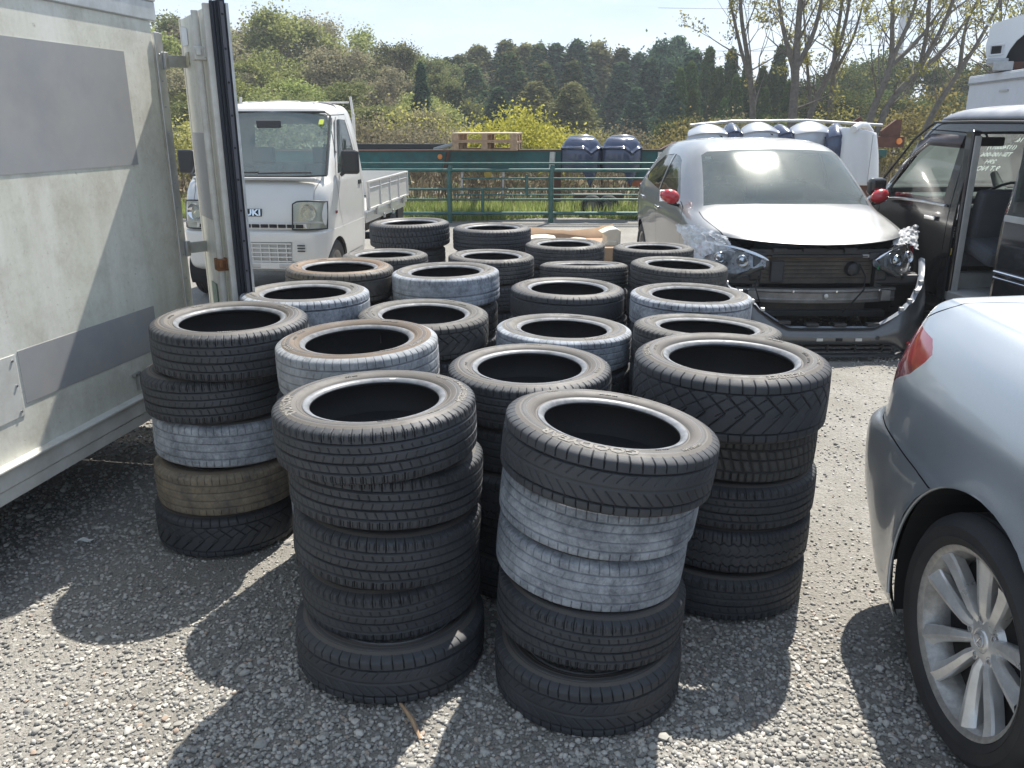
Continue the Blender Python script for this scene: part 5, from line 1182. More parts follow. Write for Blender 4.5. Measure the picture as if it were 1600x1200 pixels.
    LMK = bpy.data.materials.new('white_marker'); LMK.use_nodes = True; lt = LMK.node_tree; lt.nodes.clear(); lo_ = N(lt, 'ShaderNodeOutputMaterial'); lb_ = N(lt, 'ShaderNodeBsdfTranslucent'); lb_.inputs[0].default_value = (.7, .7, .7, 1); lt.links.new(lb_.outputs[0], lo_.inputs['Surface'])
    # marker writing on the outside of the windscreen, so it reads mirrored from inside
    for k, (s_t, sz) in enumerate((('16.', .05), ('(117400017)', .045), ('TSI-100-006', .05), ('29H', .05), ('9.T NOM', .06))):
        me = text_mesh(s_t, sz, .0006, 1.1, .0012)
        z = 1.51 - k * .062
        me.transform(Matrix.Translation((.20 + (.10 if k == 0 else 0), .0, z)) @ Matrix.Rotation(PI, 4, 'Z') @ Matrix.Rotation(PI / 2, 4, 'X'))
        for v in me.vertices: zz = v.co.z; v.co.y += 1.30 + (zz - 1.08) * (-(1.30 - .80) / .5) - .025 - .05 * (abs(v.co.x) / .7) ** 2
        me.materials.append(LMK); link(bpy.data.objects.new('marker_writing', me), t)
    MB().box((0, 0, .22), (1.3, 3.0, .08)).build('underbody', M['dark'], t)
    for s in (-1, 1): MB().box((s * .60, 1.66, .80), (.20, .10, .16)).build('headlight', GL['lens'], t, bevel=.03)
van()
# ------------------------------------------------------------------ green steel trailer lying behind, gate rails
M['green_paint'] = pbr('dark_green_paint', (.012, .10, .10), .45, .1, var=.3, dirt=(.10, .055, .035), dirt_amt=.3, bs=.2, bscale=60)
M['green_rail'] = pbr('green_rail_paint', (.018, .10, .085), .4, .2, dirt=(.2, .2, .19), dirt_amt=.4)
M['rusty_steel'] = pbr('rusty_red_steel', (.11, .05, .035), .7, .2, var=.3, vs=10)
M['wood'] = pbr('pallet_wood', (.40, .27, .17), .8, var=.25, vs=18, bs=.2)
M['wood_top'] = pbr('pallet_top_boards', (.58, .50, .36), .8, var=.2, vs=18)
def trailer():
    t = thing('flat_trailer', 'long dark green steel trailer frame behind the rail fence', 'trailer', (0, 15.3, 0), 0)
    b = MB(); b.prism([(-5.8, .84), (2.05, .84), (2.05, .62), (2.4, .60), (2.4, .84), (4.4, .90), (4.4, 1.30), (2.93, 1.30), (2.66, 1.17), (-5.8, 1.15)], -.03, .03, 'y'); b.build('side_beam', M['green_paint'], t, bevel=.006)
    b = MB()
    for (x0, z0, x1, z1) in ((-5.8, 1.155, 2.62, 1.175), (2.62, 1.175, 2.90, 1.315), (2.90, 1.315, 4.4, 1.315)): b.bar((x0, 0, z0), (x1, 0, z1), .16, .018)
    b.build('top_flange', M['rusty_steel'], t)
    b = MB(); b.bar((-5.8, 0, .835), (2.0, 0, .835), .14, .016); b.build('bottom_flange', M['green_paint'], t)
    for (x, lean) in ((-1.12, -.10), (.72, -.02), (2.62, .0)): MB().bar((x + lean, -.09, .80), (x, -.06, 1.14), .09, .05).build('stanchion', M['rusty_white'] if x > 0 else M['rusty_steel'], t, bevel=.004)
    b = MB(); b.prism([(-5.8, .92), (2.0, .92), (2.0, 1.12), (-5.8, 1.12)], 2.2, 2.26, 'y'); b.build('far_beam', M['green_paint'], t)
    b = MB()
    for x in (-5, -3.5, -2, -.5, 1.0, 2.6, 4.0): b.box((x, 1.1, 1.02), (.08, 2.15, .12))
    b.build('cross_members', M['green_paint'], t); t.children[-1]['kind'] = 'stuff'
    for x in (-4.2, .83): MB().box((x, .3, .55), (.12, .12, .60)).build('landing_leg', M['rusty_steel'], t, bevel=.006)
    MB().box((2.2, -.04, .60), (.28, .05, .10)).build('reflector_plate', pbr('orange_panel', (.35, .09, .03), .5), t)
    MB().lathe([(0, .02), (.04, .015), (.045, 0)], 16, M=Matrix.Translation((-1.27, -.09, 1.06)) @ Matrix.Rotation(PI / 2, 4, 'X')).build('side_lamp', M['amber'], t, smooth=40)
    MB().lathe([(0, .02), (.06, .015), (.07, 0)], 16, M=Matrix.Translation((-.43, -.05, .76)) @ Matrix.Rotation(PI / 2, 4, 'X')).build('round_reflector', pbr('yellow_reflector', (.45, .32, .05), .4), t, smooth=40)
    for x in (1.46, 1.76): wheel(t, x, .15, .19, .19, .11, .22, 'steel', -1, 'wheel').rotation_euler = (0, 0, PI / 2)
    MB().box((1.6, .5, .32), (.9, .4, .10)).build('axle_frame', M['rusty_steel'], t)
    MB().box((-2.5, 1.7, 1.17), (2.4, .12, .13)).build('dark_beam', M['black_paint'], t, bevel=.004)
    b = MB(); b.bar((-1.45, 1.0, 1.15), (-.85, .4, 1.32), .10, .06); b.build('coupling_arm', M['steel'], t, bevel=.01)
trailer()
def fence():
    t = thing('rail_fence', 'green welded pipe fence of long rails in front of the grass', 'fence', (0, 14.4, 0), 0)
    for z, x0, x1, r in ((.985, -3.2, 3.3, .018), (.872, -3.2, 3.3, .030), (.56, -3.2, 3.3, .020), (.39, -3.2, 3.3, .018), (.16, -3.2, 3.3, .028), (.74, -.85, 3.3, .014), (.47, -1.0, 3.3, .012)):
        MB().tube([(x0, 0, z), (x1, 0, z)], r, 8).build('rail', M['green_rail'], t, smooth=60)
    for x in (-2.9, -1.06, .66, 3.2): MB().tube([(x, 0, 0), (x, 0, .80), (x + .03, .02, .95)], .042, 10).build('post', M['green_rail'], t, smooth=60)
    for (x, z0, z1) in ((-.50, .14, .56), (-.05 + .3, .47, .80), (2.45, 0, .80), (-1.9, .40, .87)): MB().tube([(x, 0, z0), (x, 0, z1)], .026, 8).build('stay', M['green_rail'], t, smooth=60)
    for x in (-.85, -.15 + .0): MB().box((x * 1.0, .08, .66), (.035, .03, .38), rot=Matrix.Rotation(.04, 3, 'Y')).build('hanger', M['steel'], t)
    MB().tube([(-1.75, 0, .86), (-1.72, 0, .66), (-1.85, 0, .55)], .018, 8).build('hook', M['green_rail'], t, smooth=60)
fence()
def pallet(z, first, label):
    t = thing('pallet', label, 'pallet', (-.42, 15.25, z), R_(-6), 'wooden pallets stacked on the trailer beam'); w, d, h = 1.12, 1.0, .145
    for k in range(7): MB().box((0, -d / 2 + .06 + k * (d - .12) / 6, h - .010), (w, .11, .018)).build('top_board', M['wood_top'] if first else M['wood'], t)
    for k in range(3): MB().box((0, -d / 2 + .06 + k * (d - .12) / 2, .010), (w, .11, .018)).build('bottom_board', M['wood'], t)
    for x in (-w / 2 + .06, 0, w / 2 - .06):
        MB().box((x, 0, h - .029), (.11, d, .016)).build('stringer', M['wood'], t)
        for y in (-.44, 0, .44): MB().box((x, y, .064), (.11, .11, .086)).build('spacer_block', M['wood'], t)
pallet(1.18, False, 'lower wooden pallet resting directly on the green beam'); pallet(1.326, True, 'upper wooden pallet with pale top boards, on the lower pallet')

M['navy'] = paint('navy_bumper_paint', (.030, .048, .105), .4, .22, dust=.12); M['silver_b'] = paint('silver_bumper_paint', (.42, .44, .47), .5, .28, dust=.12); M['white_b'] = paint('white_bumper_paint', (.70, .71, .72), 0, .35, dust=.15)
def hung_bumper(x, label, rz=0):
    t = thing('hung_bumper', label, 'bumper', (x, 15.18, 0), rz, 'navy bumper covers hung over the trailer beam')
    G = []
    for i in range(29):
        u = -1 + i / 14; a = abs(u); row = []
        for j in range(17):
            f = j / 16
            # from the folded top down the face to the pointed lower lip
            zb = .80 - .28 * max(0, 1 - abs(u - .45) / .38) ** 1.2
            z = 1.40 + (zb - 1.40) * f
            hw = .36 * (.60 + .40 * min(1, f / .30) ** .8) * (1 if f < .8 else 1 - .05 * (f - .8) / .2)
            y = -.16 * math.cos(u * PI / 2) ** .7 * (.55 + .6 * min(1, f * 2.4)) + .10 * (1 - min(1, f / .22)) ** 2
            row.append((u * hw, y - (.05 if .26 < f < .34 else 0), z))
        G.append(row)
    o = MB().grid(G).build('cover', M['navy'], t, smooth=28); s = o.modifiers.new('t', 'SOLIDIFY'); s.thickness = .005
    for s_ in (-1, 1): MB().bar((s_ * .22, .03, 1.34), (s_ * .36, -.02, 1.20), .05, .02).build('end_flap', M['navy'], t, bevel=.004)
    e = MB().tube([(-.20, -.03, 1.405), (-.06, -.07, 1.42), (.12, -.07, 1.415), (.20, -.02, 1.395)], .012, 6).build('folded_edge', M['silver_b'], t, smooth=60)
hung_bumper(1.22, 'left navy bumper cover hung over the green beam'); hung_bumper(1.93, 'right navy bumper cover hung over the green beam, nearer the hatchback')

def rack():
    t = thing('bumper_rack', 'steel rack rail above the hatchback roof with a rusty end post and orange lamp', 'rack', (0, 12.6, 0), 0)
    MB().tube([(2.6, .1, 1.60), (3.2, .1, 1.655), (4.3, .1, 1.665), (5.4, .1, 1.60)], .02, 8).build('top_rail', M['alu'], t, smooth=60)
    MB().box((4.0, .35, 1.20), (3.2, .10, .10)).build('carrying_beam', M['green_paint'], t)
    for x in (2.6, 4.0, 5.4): MB().box((x, .35, .58), (.10, .10, 1.16)).build('rack_leg', M['rusty_steel'], t)
    MB().prism([(5.34, 1.42), (5.62, 1.42), (5.62, 1.68), (5.54, 1.68), (5.34, 1.52)], -.03, .03, 'y').build('end_plate', M['rusty_steel'], t)
    MB().box((5.44, 0, 1.37), (.48, .12, .15)).build('end_bar', M['rusty_steel'], t, bevel=.006)
    MB().lathe([(0, .02), (.04, .015), (.045, 0)], 16, M=Matrix.Translation((5.60, -.065, 1.38)) @ Matrix.Rotation(PI / 2, 4, 'X')).build('marker_lamp', M['amber'], t, smooth=40)
    MB().box((5.10, .3, 1.64), (.16, .03, .09), rot=Matrix.Rotation(-.6, 3, 'Y')).build('hook_plate', M['rusty_steel'], t)
rack()
def rack_bumper(x, m, label, w=.42, z0=1.18, zt=1.62, rz=0, y=12.45, dp=.36, grp='bumper covers stored on the rack behind the hatchback'):
    t = thing('stored_bumper', label, 'bumper', (x, y, 0), rz, grp); G = []
    for i in range(25):
        u = -1 + i / 12; row = []
        for j in range(15):
            f = j / 14; a = f * PI * .58; z = z0 + (zt - z0) * math.cos(a * .86) ** .6 if f < 1 else z0
            z = zt - (zt - z0) * (f ** 1.6); y_ = dp * .5 - dp * math.sin(min(1, f * 1.6) * PI / 2) * (.6 + .4 * math.cos(u * 1.3)) - .03 * (.35 < f < .45)
            row.append((u * w * (.80 + .2 * min(1, f * 2)), y_, z - .10 * u * u * (1 - f)))
        G.append(row)
    o = MB().grid(G).build('cover', m, t, smooth=26); s = o.modifiers.new('t', 'SOLIDIFY'); s.thickness = .005
    MB().bar((-w * .4, -dp * .35, (z0 + zt) / 2 + .08), (w * .45, -dp * .38, (z0 + zt) / 2 + .05), .04, .02).build('grille_bar', M['black_plastic'], t)
    MB().box((w * .65, -dp * .25, (z0 + zt) / 2 - .05), (.12, .03, .06)).build('lamp_recess', M['black_plastic'], t, bevel=.01)
rack_bumper(2.83, M['silver_b'], 'leftmost silver bumper cover on the rack, above the hatchback roof', .34)
rack_bumper(3.17, M['navy'], 'dark blue bumper cover squeezed between the two leftmost silver ones', .14, 1.2, 1.64)
rack_bumper(3.56, M['silver_b'], 'second silver bumper cover from the left on the rack', .30, 1.2, 1.65)
rack_bumper(3.90, M['navy'], 'dark blue bumper cover in the middle of the rack', .15, 1.2, 1.62, rz=.2)
rack_bumper(4.30, M['silver_b'], 'rightmost silver bumper cover, beside the large white one', .34, 1.1, 1.66)
rack_bumper(4.60, M['navy'], 'dark blue bumper cover next to the large white one', .16, 1.0, 1.63, rz=-.2, y=12.3)
def white_bumper():
    t = thing('white_bumper', 'large white bumper cover standing on end behind the hatchback', 'bumper', (4.93, 12.0, .0), R_(8))
    G = []
    for i in range(17):
        f = i / 16; row = []
        for j in range(17):
            a = PI * (j / 16) * .95; z = .80 + .78 * (1 - (1 - f) ** 1.0); w = .30 * (1 - .18 * f ** 3); lean = -.10 * f
            row.append((w * -math.cos(a) + lean * .6 + .02, .35 - .42 * math.sin(a) ** .55 * (1 - .12 * f), z - .09 * f * (1 - math.cos(a)) * .5))
        G.append(row)
    o = MB().grid(G).build('cover', M['white_b'], t, smooth=30); s = o.modifiers.new('t', 'SOLIDIFY'); s.thickness = .006
    MB().tube([(-.25, -.02, 1.55), (-.1, .1, 1.60), (.05, .2, 1.60), (.2, .3, 1.5)], .05, 8).build('rolled_edge', M['white_b'], t, smooth=60)
    MB().box((.02, -.075, 1.15), (.006, .008, .66)).build('crease', M['interior_grey'], t)
    MB().box((0, .3, .40), (.4, .3, .80)).build('stand', M['rusty_steel'], t)
white_bumper()

# ------------------------------------------------------------------ opened carton with foam behind the tyres
def carton():
    cb_ = pbr('brown_cardboard', (.36, .24, .15), .9, var=.12, vs=9); fo = pbr('cream_foam', (.68, .62, .50), .9, var=.1)
    t = thing('cardboard_box', 'large torn-open brown cardboard box behind the rear tyres', 'box', (.58, 8.3, 0), R_(2))
    b = MB(); G = []
    for i in range(25):
        f = i / 24; x = -.48 + .96 * f; zt = .635 - .06 * math.sin(PI * f) + .012 * mnoise.noise(Vector((x * 9, 0, 2))); G.append([(x, .35 + .03 * math.sin(f * 5), .02), (x, .32 + .05 * math.sin(f * 4), .40), (x, .40, zt)])
    b.grid(G); o = b.build('back_flap', cb_, t, smooth=60); s = o.modifiers.new('t', 'SOLIDIFY'); s.thickness = .006
    MB().box((-.02, -.05, .26), (.92, .70, .50)).build('box_body', cb_, t, bevel=.01)
    f_ = thing('foam_block', 'cream moulded foam corner block on the torn cardboard box', 'packing foam', (.95, 8.16, .50), .1, None)
    MB().prism([(-.08, 0), (.09, 0), (.09, .15), (.05, .17), (-.02, .165), (-.10, .13), (-.05, .10), (-.05, .04)], -.1, .1, 'y').build('block', fo, f_, bevel=.012, seg=3); MB().box((.0, -.1, .03), (.10, .04, .05)).build('notch', fo, f_, bevel=.01)
    tag(MB().prism([(-.16, 0), (.16, 0), (.14, .07), (.05, .085), (-.06, .08), (-.15, .06)], -.12, .12, 'y').build('foam_sheet', fo, None, bevel=.012, seg=3), 'low cream foam piece at the left end of the cardboard box', 'packing foam').location = (.28, 8.1, .515)
    tag(MB().prism([(-.12, 0), (.12, 0), (.10, .05), (.0, .06), (-.11, .04)], -.10, .10, 'y').build('foam_sheet', fo, None, bevel=.012, seg=3), 'small cream foam piece in the middle of the cardboard box', 'packing foam').location = (.62, 8.1, .515)
    t = thing('scrap_engine_part', 'black scrap part lying on the ground beside the hatchback rear wheel', 'scrap part', (1.30, 9.6, 0), .3)
    MB().box((0, 0, .12), (.34, .26, .24)).build('casing', M['black_plastic'], t, bevel=.03, seg=3); MB().lathe([(0, .2), (.07, .2), (.09, .16), (.09, 0), (0, 0)], 20, M=Matrix.Translation((-.1, -.1, .15)) @ Matrix.Rotation(PI / 2, 4, 'X')).build('pulley', M['steel'], t, smooth=40); MB().tube([(.1, -.1, .22), (.2, -.2, .3), (.3, -.1, .1), (.35, 0, .02)], .02, 8).build('hose', M['dark'], t, smooth=60)
carton()

# ------------------------------------------------------------------ white box body behind the van and the white car on it
def far_box():
    t = thing('white_cargo_box', 'plain white cargo box body standing behind the black van', 'box body', (5.72, 11.05, 0), R_(-10))
    wp = pbr('clean_white_panel', (.56, .58, .62), .5, var=.05, dirt=(.45, .45, .44), dirt_amt=.2)
    MB().box((.85, -1.6, 1.47), (1.70, 3.2, 1.40)).build('panel', wp, t, bevel=.01)
    b = MB(); b.box((-.004, -1.6, 2.135), (.02, 3.22, .07)); b.box((.85, -1.6, 2.175), (1.72, 3.22, .02)); b.build('roof_trim', wp, t, bevel=.006)
    MB().box((-.012, -1.6, 2.088), (.012, 3.2, .012)).build('trim_line', M['steel'], t)
    MB().box((-.006, -1.2, 1.98), (.02, .25, .02)).build('marker', M['interior_grey'], t)
    b = MB(); b.box((.85, -1.6, .62), (1.3, 3.1, .25)); b.box((.85, -.4, .26), (1.4, .3, .52)); b.box((.85, -2.8, .26), (1.4, .3, .52)); b.build('underframe', M['black_paint'], t)
far_box()
def top_car():
    t = thing('scrap_car', 'white scrap car without wheels resting on the white cargo box', 'car', (5.44, 10.25, 2.185), R_(-31)); t.scale = (1, 1, 1.22)
    # profile in x-z, nose at x = 0; extruded across
    top = [(.0, .30), (.02, .40), (.10, .455), (.5, .55), (.95, .66), (1.0, .66)]
    prof = [(.03, .10), (.0, .18), (.0, .30), (.02, .40), (.10, .45), (.45, .54), (.95, .65), (1.05, .66), (1.45, 1.02), (1.60, 1.06), (2.6, 1.06), (3.0, .75), (3.5, .70), (3.5, .15), (.30, .10)]
    def arch(cx): return [(cx + .33 * math.cos(PI * (1 - k / 12)), .02 + .36 * math.sin(PI * (1 - k / 12))) for k in range(13)]
    p2 = [(.06, .06), (.0, .16), (-.015, .24), (.0, .33), (.0, .40), (.06, .44), (.45, .53), (.95, .64), (1.05, .66), (3.4, .66), (3.5, .5), (3.5, .06)] + [(x, max(z, .06)) for x, z in arch(2.75)[::-1]] + [(1.1, .06)] + [(x, max(z, .06)) for x, z in arch(.52)[::-1]]
    b = MB(); b.prism(p2, 0, 1.45, 'y'); o = b.build('body', M['white_car'], t)
    b = MB(); b.prism([(1.05, .655), (1.50, 1.04), (2.6, 1.04), (3.0, .655)], .10, 1.35, 'y'); b.build('cabin', M['white_car'], t, bevel=.05, seg=3)
    MB().prism([(1.22, .70), (1.55, .98), (2.5, .98), (2.75, .70)], .09, .10, 'y').build('side_window', M['dark'], t)
    MB().box((.52, .24, .22), (.66, .34, .34)).build('wheel_housing', M['dark'], t, bevel=.02)
    MB().box((.10, -.004, .200), (.10, .012, .070)).build('corner_lamp_recess', M['dark'], t, bevel=.02, seg=3)
    pts = [(.035, -.006, .155), (.035, -.006, .240), (.17, -.006, .250), (.175, -.006, .165)]; MB().tube(pts + [pts[0]], .010, 6).build('lamp_surround', M['white_car'], t)
    b = MB(); b.box((.13, .1, .10), (.22, .3, .05)); b.box((.20, .3, .05), (.2, 1.0, .08)); b.build('bumper_bracket', M['steel'], t, bevel=.006)
    b = MB(); b.box((.30, .06, .05), (.28, .10, .09)); b.box((2.0, .7, .03), (2.6, 1.2, .06)); b.build('floor_frame', M['rusty_steel'], t, bevel=.01)
    MB().bar((.0, .02, .42), (-.05, .02, .44), .04, .02).build('bonnet_lip', M['white_car'], t)
top_car()

# ------------------------------------------------------------------ plants
def cards_mesh(name, P, size, rng, mats, asp=1.7, up=.0, tone=None, nrm=None):
    """one small leaf-shaped card at every point of P"""
    n = len(P); d = rng.normal(size=(n, 3)); 
    if nrm is not None: d = d * .55 + nrm
    d /= np.linalg.norm(d, axis=1)[:, None]; a = rng.normal(size=(n, 3)); a[:, 2] += up; a -= d * (a * d).sum(1)[:, None]; a /= np.linalg.norm(a, axis=1)[:, None] + 1e-9
    b = np.cross(d, a); s = size * (.6 + .8 * rng.random(n)); a *= (s * asp / 2)[:, None]; b *= (s / 2)[:, None]
    V = np.stack([P - a, P + b * .9, P + a, P - b * .9], 1).reshape(-1, 3); F = np.arange(n * 4).reshape(-1, 4)
    me = bpy.data.meshes.new(name); me.vertices.add(len(V)); me.vertices.foreach_set('co', V.astype(np.float32).ravel())
    me.loops.add(F.size); me.loops.foreach_set('vertex_index', F.astype(np.int32).ravel())
    me.polygons.add(n); me.polygons.foreach_set('loop_start', np.arange(0, n * 4, 4, dtype=np.int32)); me.polygons.foreach_set('loop_total', np.full(n, 4, dtype=np.int32)); me.update()
    at = me.attributes.new('tone', 'FLOAT', 'POINT'); tt = rng.random(n) if tone is None else tone; at.data.foreach_set('value', np.repeat(tt, 4).astype(np.float32))
    me.materials.append(mats); return me
def leaf_mat(name, stops, trans=.35):
    m = bpy.data.materials.new(name); m.use_nodes = True; t = m.node_tree; t.nodes.clear(); o = N(t, 'ShaderNodeOutputMaterial')
    a = N(t, 'ShaderNodeAttribute'); a.attribute_name = 'tone'; c = ramp(t, a.outputs['Fac'], stops)
    oi = N(t, 'ShaderNodeObjectInfo'); hs = N(t, 'ShaderNodeHueSaturation'); t.links.new(c, hs.inputs['Color'])
    mr = N(t, 'ShaderNodeMapRange'); t.links.new(oi.outputs['Random'], mr.inputs['Value']); mr.inputs['To Min'].default_value = .75; mr.inputs['To Max'].default_value = 1.25; t.links.new(mr.outputs[0], hs.inputs['Value'])
    m2 = N(t, 'ShaderNodeMapRange'); t.links.new(oi.outputs['Random'], m2.inputs['Value']); m2.inputs['To Min'].default_value = .485; m2.inputs['To Max'].default_value = .515; t.links.new(m2.outputs[0], hs.inputs['Hue'])
    d = N(t, 'ShaderNodeBsdfDiffuse'); tr = N(t, 'ShaderNodeBsdfTranslucent'); t.links.new(hs.outputs[0], d.inputs[0]); t.links.new(hs.outputs[0], tr.inputs[0])
    ms = N(t, 'ShaderNodeMixShader'); ms.inputs[0].default_value = trans; t.links.new(d.outputs[0], ms.inputs[1]); t.links.new(tr.outputs[0], ms.inputs[2]); t.links.new(ms.outputs[0], o.inputs['Surface']); return m
LM = {
 'cedar': leaf_mat('cedar_foliage', [(0, (.030, .055, .028)), (.5, (.060, .100, .048)), (.9, (.11, .155, .065)), (1, (.17, .16, .07))], .25),
 'cedar_blue': leaf_mat('dark_cedar_foliage', [(0, (.022, .052, .036)), (.6, (.046, .092, .060)), (1, (.10, .15, .08))], .25),
 'thuja': leaf_mat('cypress_foliage', [(0, (.030, .058, .018)), (.6, (.060, .098, .028)), (1, (.11, .15, .05))], .3),
 'spring': leaf_mat('spring_leaves', [(0, (.17, .20, .065)), (.5, (.27, .31, .10)), (1, (.38, .41, .16))], .5),
 'olive': leaf_mat('olive_leaves', [(0, (.09, .105, .04)), (.5, (.16, .18, .07)), (1, (.27, .27, .12))], .4),
 'brownish': leaf_mat('budding_leaves', [(0, (.15, .13, .085)), (.5, (.25, .225, .14)), (1, (.36, .33, .20))], .4),
 'yellow': leaf_mat('yellow_green_leaves', [(0, (.26, .27, .04)), (.5, (.42, .42, .06)), (1, (.55, .53, .12))], .5),
 'golden': leaf_mat('young_golden_leaves', [(0, (.16, .15, .05)), (.5, (.27, .25, .08)), (1, (.38, .34, .14))], .5),
 'round': leaf_mat('evergreen_leaves', [(0, (.035, .060, .020)), (.5, (.075, .10, .033)), (.85, (.15, .16, .05)), (1, (.24, .23, .08))], .35),
 'grass': leaf_mat('grass_blades', [(0, (.16, .21, .05)), (.5, (.28, .34, .09)), (1, (.42, .42, .20))], .5),
 'reed': leaf_mat('dry_stems', [(0, (.14, .105, .07)), (.5, (.26, .21, .14)), (.9, (.38, .33, .23)), (1, (.18, .22, .08))], .3)}
M['bark'] = pbr('bark', (.16, .14, .12), .9, var=.35, vs=12, bs=.5, bscale=30)
M['bark_dark'] = pbr('dark_bark', (.085, .07, .055), .9, var=.35, vs=12)
M['twig'] = pbr('grey_twigs', (.22, .195, .165), .9, var=.3, vs=4)
def branches(rnd_, base, d, L0, r0, depth, spread=.5, up=.25, n=3, sides=5, tips=None, mb=None, seg=4, shrink=.68):
    p = Vector(base); d = Vector(d).normalized(); pts = [p.copy()]; rr = [r0]; kids = []
    for k in range(seg):
        d = (d + Vector((rnd_.gauss(0, .10), rnd_.gauss(0, .10), rnd_.gauss(0, .05) + up * .12))).normalized(); p = p + d * L0 / seg; pts.append(p.copy()); rr.append(r0 * (1 - .5 * (k + 1) / seg)); kids.append((p.copy(), d.copy(), (k + 1) / seg))
    mb.tube(pts, rr, sides, cap=False)
    if depth == 0:
        if tips is not None: tips += [tuple(q) for q in pts[1:]]
        return
    for i in range(n):
        q, dd, f = kids[-1] if i == 0 else kids[rnd_.randrange(max(1, len(kids) // 2), len(kids))] if len(kids) > 1 else kids[-1]
        ax = Vector((rnd_.gauss(0, 1), rnd_.gauss(0, 1), rnd_.gauss(0, .4))); ax = (ax - dd * ax.dot(dd)); ax = ax.normalized() if ax.length > .01 else Vector((1, 0, 0))
        nd = (dd + ax * spread * (.6 + .8 * rnd_.random()) + Vector((0, 0, up * .3))).normalized()
        branches(rnd_, q, nd, L0 * shrink * (.8 + .4 * rnd_.random()), r0 * .5, depth - 1, spread, up, n, max(3, sides - 1), tips, mb, max(2, seg - 1), shrink)
def conifer(seed, kind, H=7.0, Rr=1.5, n=9000, size=.13, drop=.35, cl=150, p=1.0):
    rng = np.random.default_rng(seed); C = []
    for k in range(cl):
        t = (k + rng.random()) / cl; t = t ** .85; z = H * (.08 + .92 * t); r = Rr * (1 - t) ** p * (.55 + .5 * rng.random()) + .04; a = k * 2.4 + rng.random()
        C.append((r * math.cos(a), r * math.sin(a), z - drop * r * .4, .16 * Rr * (.5 + (1 - t)) + .05))
    C = np.array(C); i = rng.integers(0, cl, n); g = rng.normal(size=(n, 3)) * C[i, 3][:, None] * np.array([.8, .8, .9]); P = C[i, :3] + g; f = rng.random(n) * .35; P[:, 0] *= (1 - f); P[:, 1] *= (1 - f)
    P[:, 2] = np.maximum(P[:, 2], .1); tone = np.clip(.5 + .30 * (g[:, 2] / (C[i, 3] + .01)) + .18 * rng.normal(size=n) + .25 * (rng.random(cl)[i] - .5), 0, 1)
    nr = P * np.array([1, 1, 0]); nr /= np.linalg.norm(nr, axis=1)[:, None] + .01; nr[:, 2] = .6
    cr_ = cards_mesh('crown_' + kind, P, size, rng, LM[kind], 1.9, .3, tone, nr)
    tr_ = MB().tube([(0, 0, -.3), (0, 0, H * .5), (0, 0, H * .97)], [.13, .08, .015], 6).mesh('trunk_' + kind, M['bark_dark'], 60)
    return [('trunk', tr_), ('crown', cr_)]
def broad(seed, kind, H=6.0, n=7000, size=.13, depth=4, r0=.11, spread=.55, up=.35, scat=.28, bark='twig', nb=3, first=.30, leafshare=1.0):
    r_ = random.Random(seed); rng = np.random.default_rng(seed); mb = MB(); tips = []
    branches(r_, (0, 0, -.2), (r_.gauss(0, .05), r_.gauss(0, .05), 1), H * first, r0, depth, spread, up, nb, 6, tips, mb)
    T = np.array(tips); zmax = T[:, 2].max(); sc = H / zmax; T *= sc; mb.v = [(a * sc, b * sc, c * sc) for a, b, c in mb.v]
    tr_ = mb.mesh('trunk_' + kind, M[bark], 60); i = rng.integers(0, len(T), n); lump = rng.random(len(T)); P = T[i] + rng.normal(size=(n, 3)) * scat * (.5 + lump[i])[:, None]
    P[:, 2] = np.maximum(P[:, 2], .15); tone = np.clip(.5 + .3 * (lump[i] - .5) * 2 + .2 * rng.normal(size=n), 0, 1)
    return [('trunk', tr_), ('crown', cards_mesh('crown_' + kind, P, size, rng, LM[kind], 1.5, 0, tone))]
def bush(seed, kind, H=1.6, Rr=1.6, n=7000, size=.10, cl=60):
    rng = np.random.default_rng(seed); d = rng.normal(size=(cl, 3)); d[:, 2] = np.abs(d[:, 2]); d /= np.linalg.norm(d, axis=1)[:, None]; C = d * np.array([Rr, Rr, H]) * (.55 + .45 * rng.random((cl, 1))); i = rng.integers(0, cl, n)
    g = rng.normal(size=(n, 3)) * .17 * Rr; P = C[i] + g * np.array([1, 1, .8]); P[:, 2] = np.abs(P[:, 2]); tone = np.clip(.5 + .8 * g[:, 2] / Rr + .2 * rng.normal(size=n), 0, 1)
    mb = MB(); r_ = random.Random(seed)
    for k in range(16): c = C[k % cl]; mb.tube([(c[0] * .1, c[1] * .1, -.1), (c[0] * .5, c[1] * .5, c[2] * .6), tuple(c)], [.03, .018, .006], 4, cap=False)
    return [('stems', mb.mesh('stems_' + kind, M['twig'], 60)), ('crown', cards_mesh('crown_' + kind, P, size, rng, LM[kind], 1.5, .3, tone))]
def plant(parts, name, label, cat, x, y, s=1.0, rz=0, group=None, sz=None, z=None):
    t = thing(name, label, cat, (x, y, (gz(x, y) if z is None else z) - .05), rz, group); t.scale = (s, s, sz or s)
    for nm, me in parts: link(bpy.data.objects.new(nm, me), t)
    return t
rp = random.Random(21)
CON = [conifer(1, 'cedar', n=13000, cl=130, p=1.05), conifer(2, 'cedar_blue', n=13000, p=1.15), conifer(3, 'cedar', 7, 1.8, 14000, cl=90, p=.9), conifer(4, 'cedar_blue', 7, 1.5, 12000, cl=90, p=1.1), conifer(5, 'cedar', 7, 1.9, 14000, cl=80, p=.85), conifer(6, 'olive', 7, 1.9, 13000, cl=80, p=.6)]
for _k in (1,): pass
G_C = 'dark cedars of the wood behind the yard'
LC = ['dark green cedar of the dense wood behind the trailer', 'blue-green cedar of the dense wood behind the trailer', 'dark green cedar of the dense wood behind the trailer', 'blue-green cedar of the dense wood behind the trailer', 'dark green cedar of the dense wood behind the trailer', 'olive green cedar of the dense wood behind the trailer']
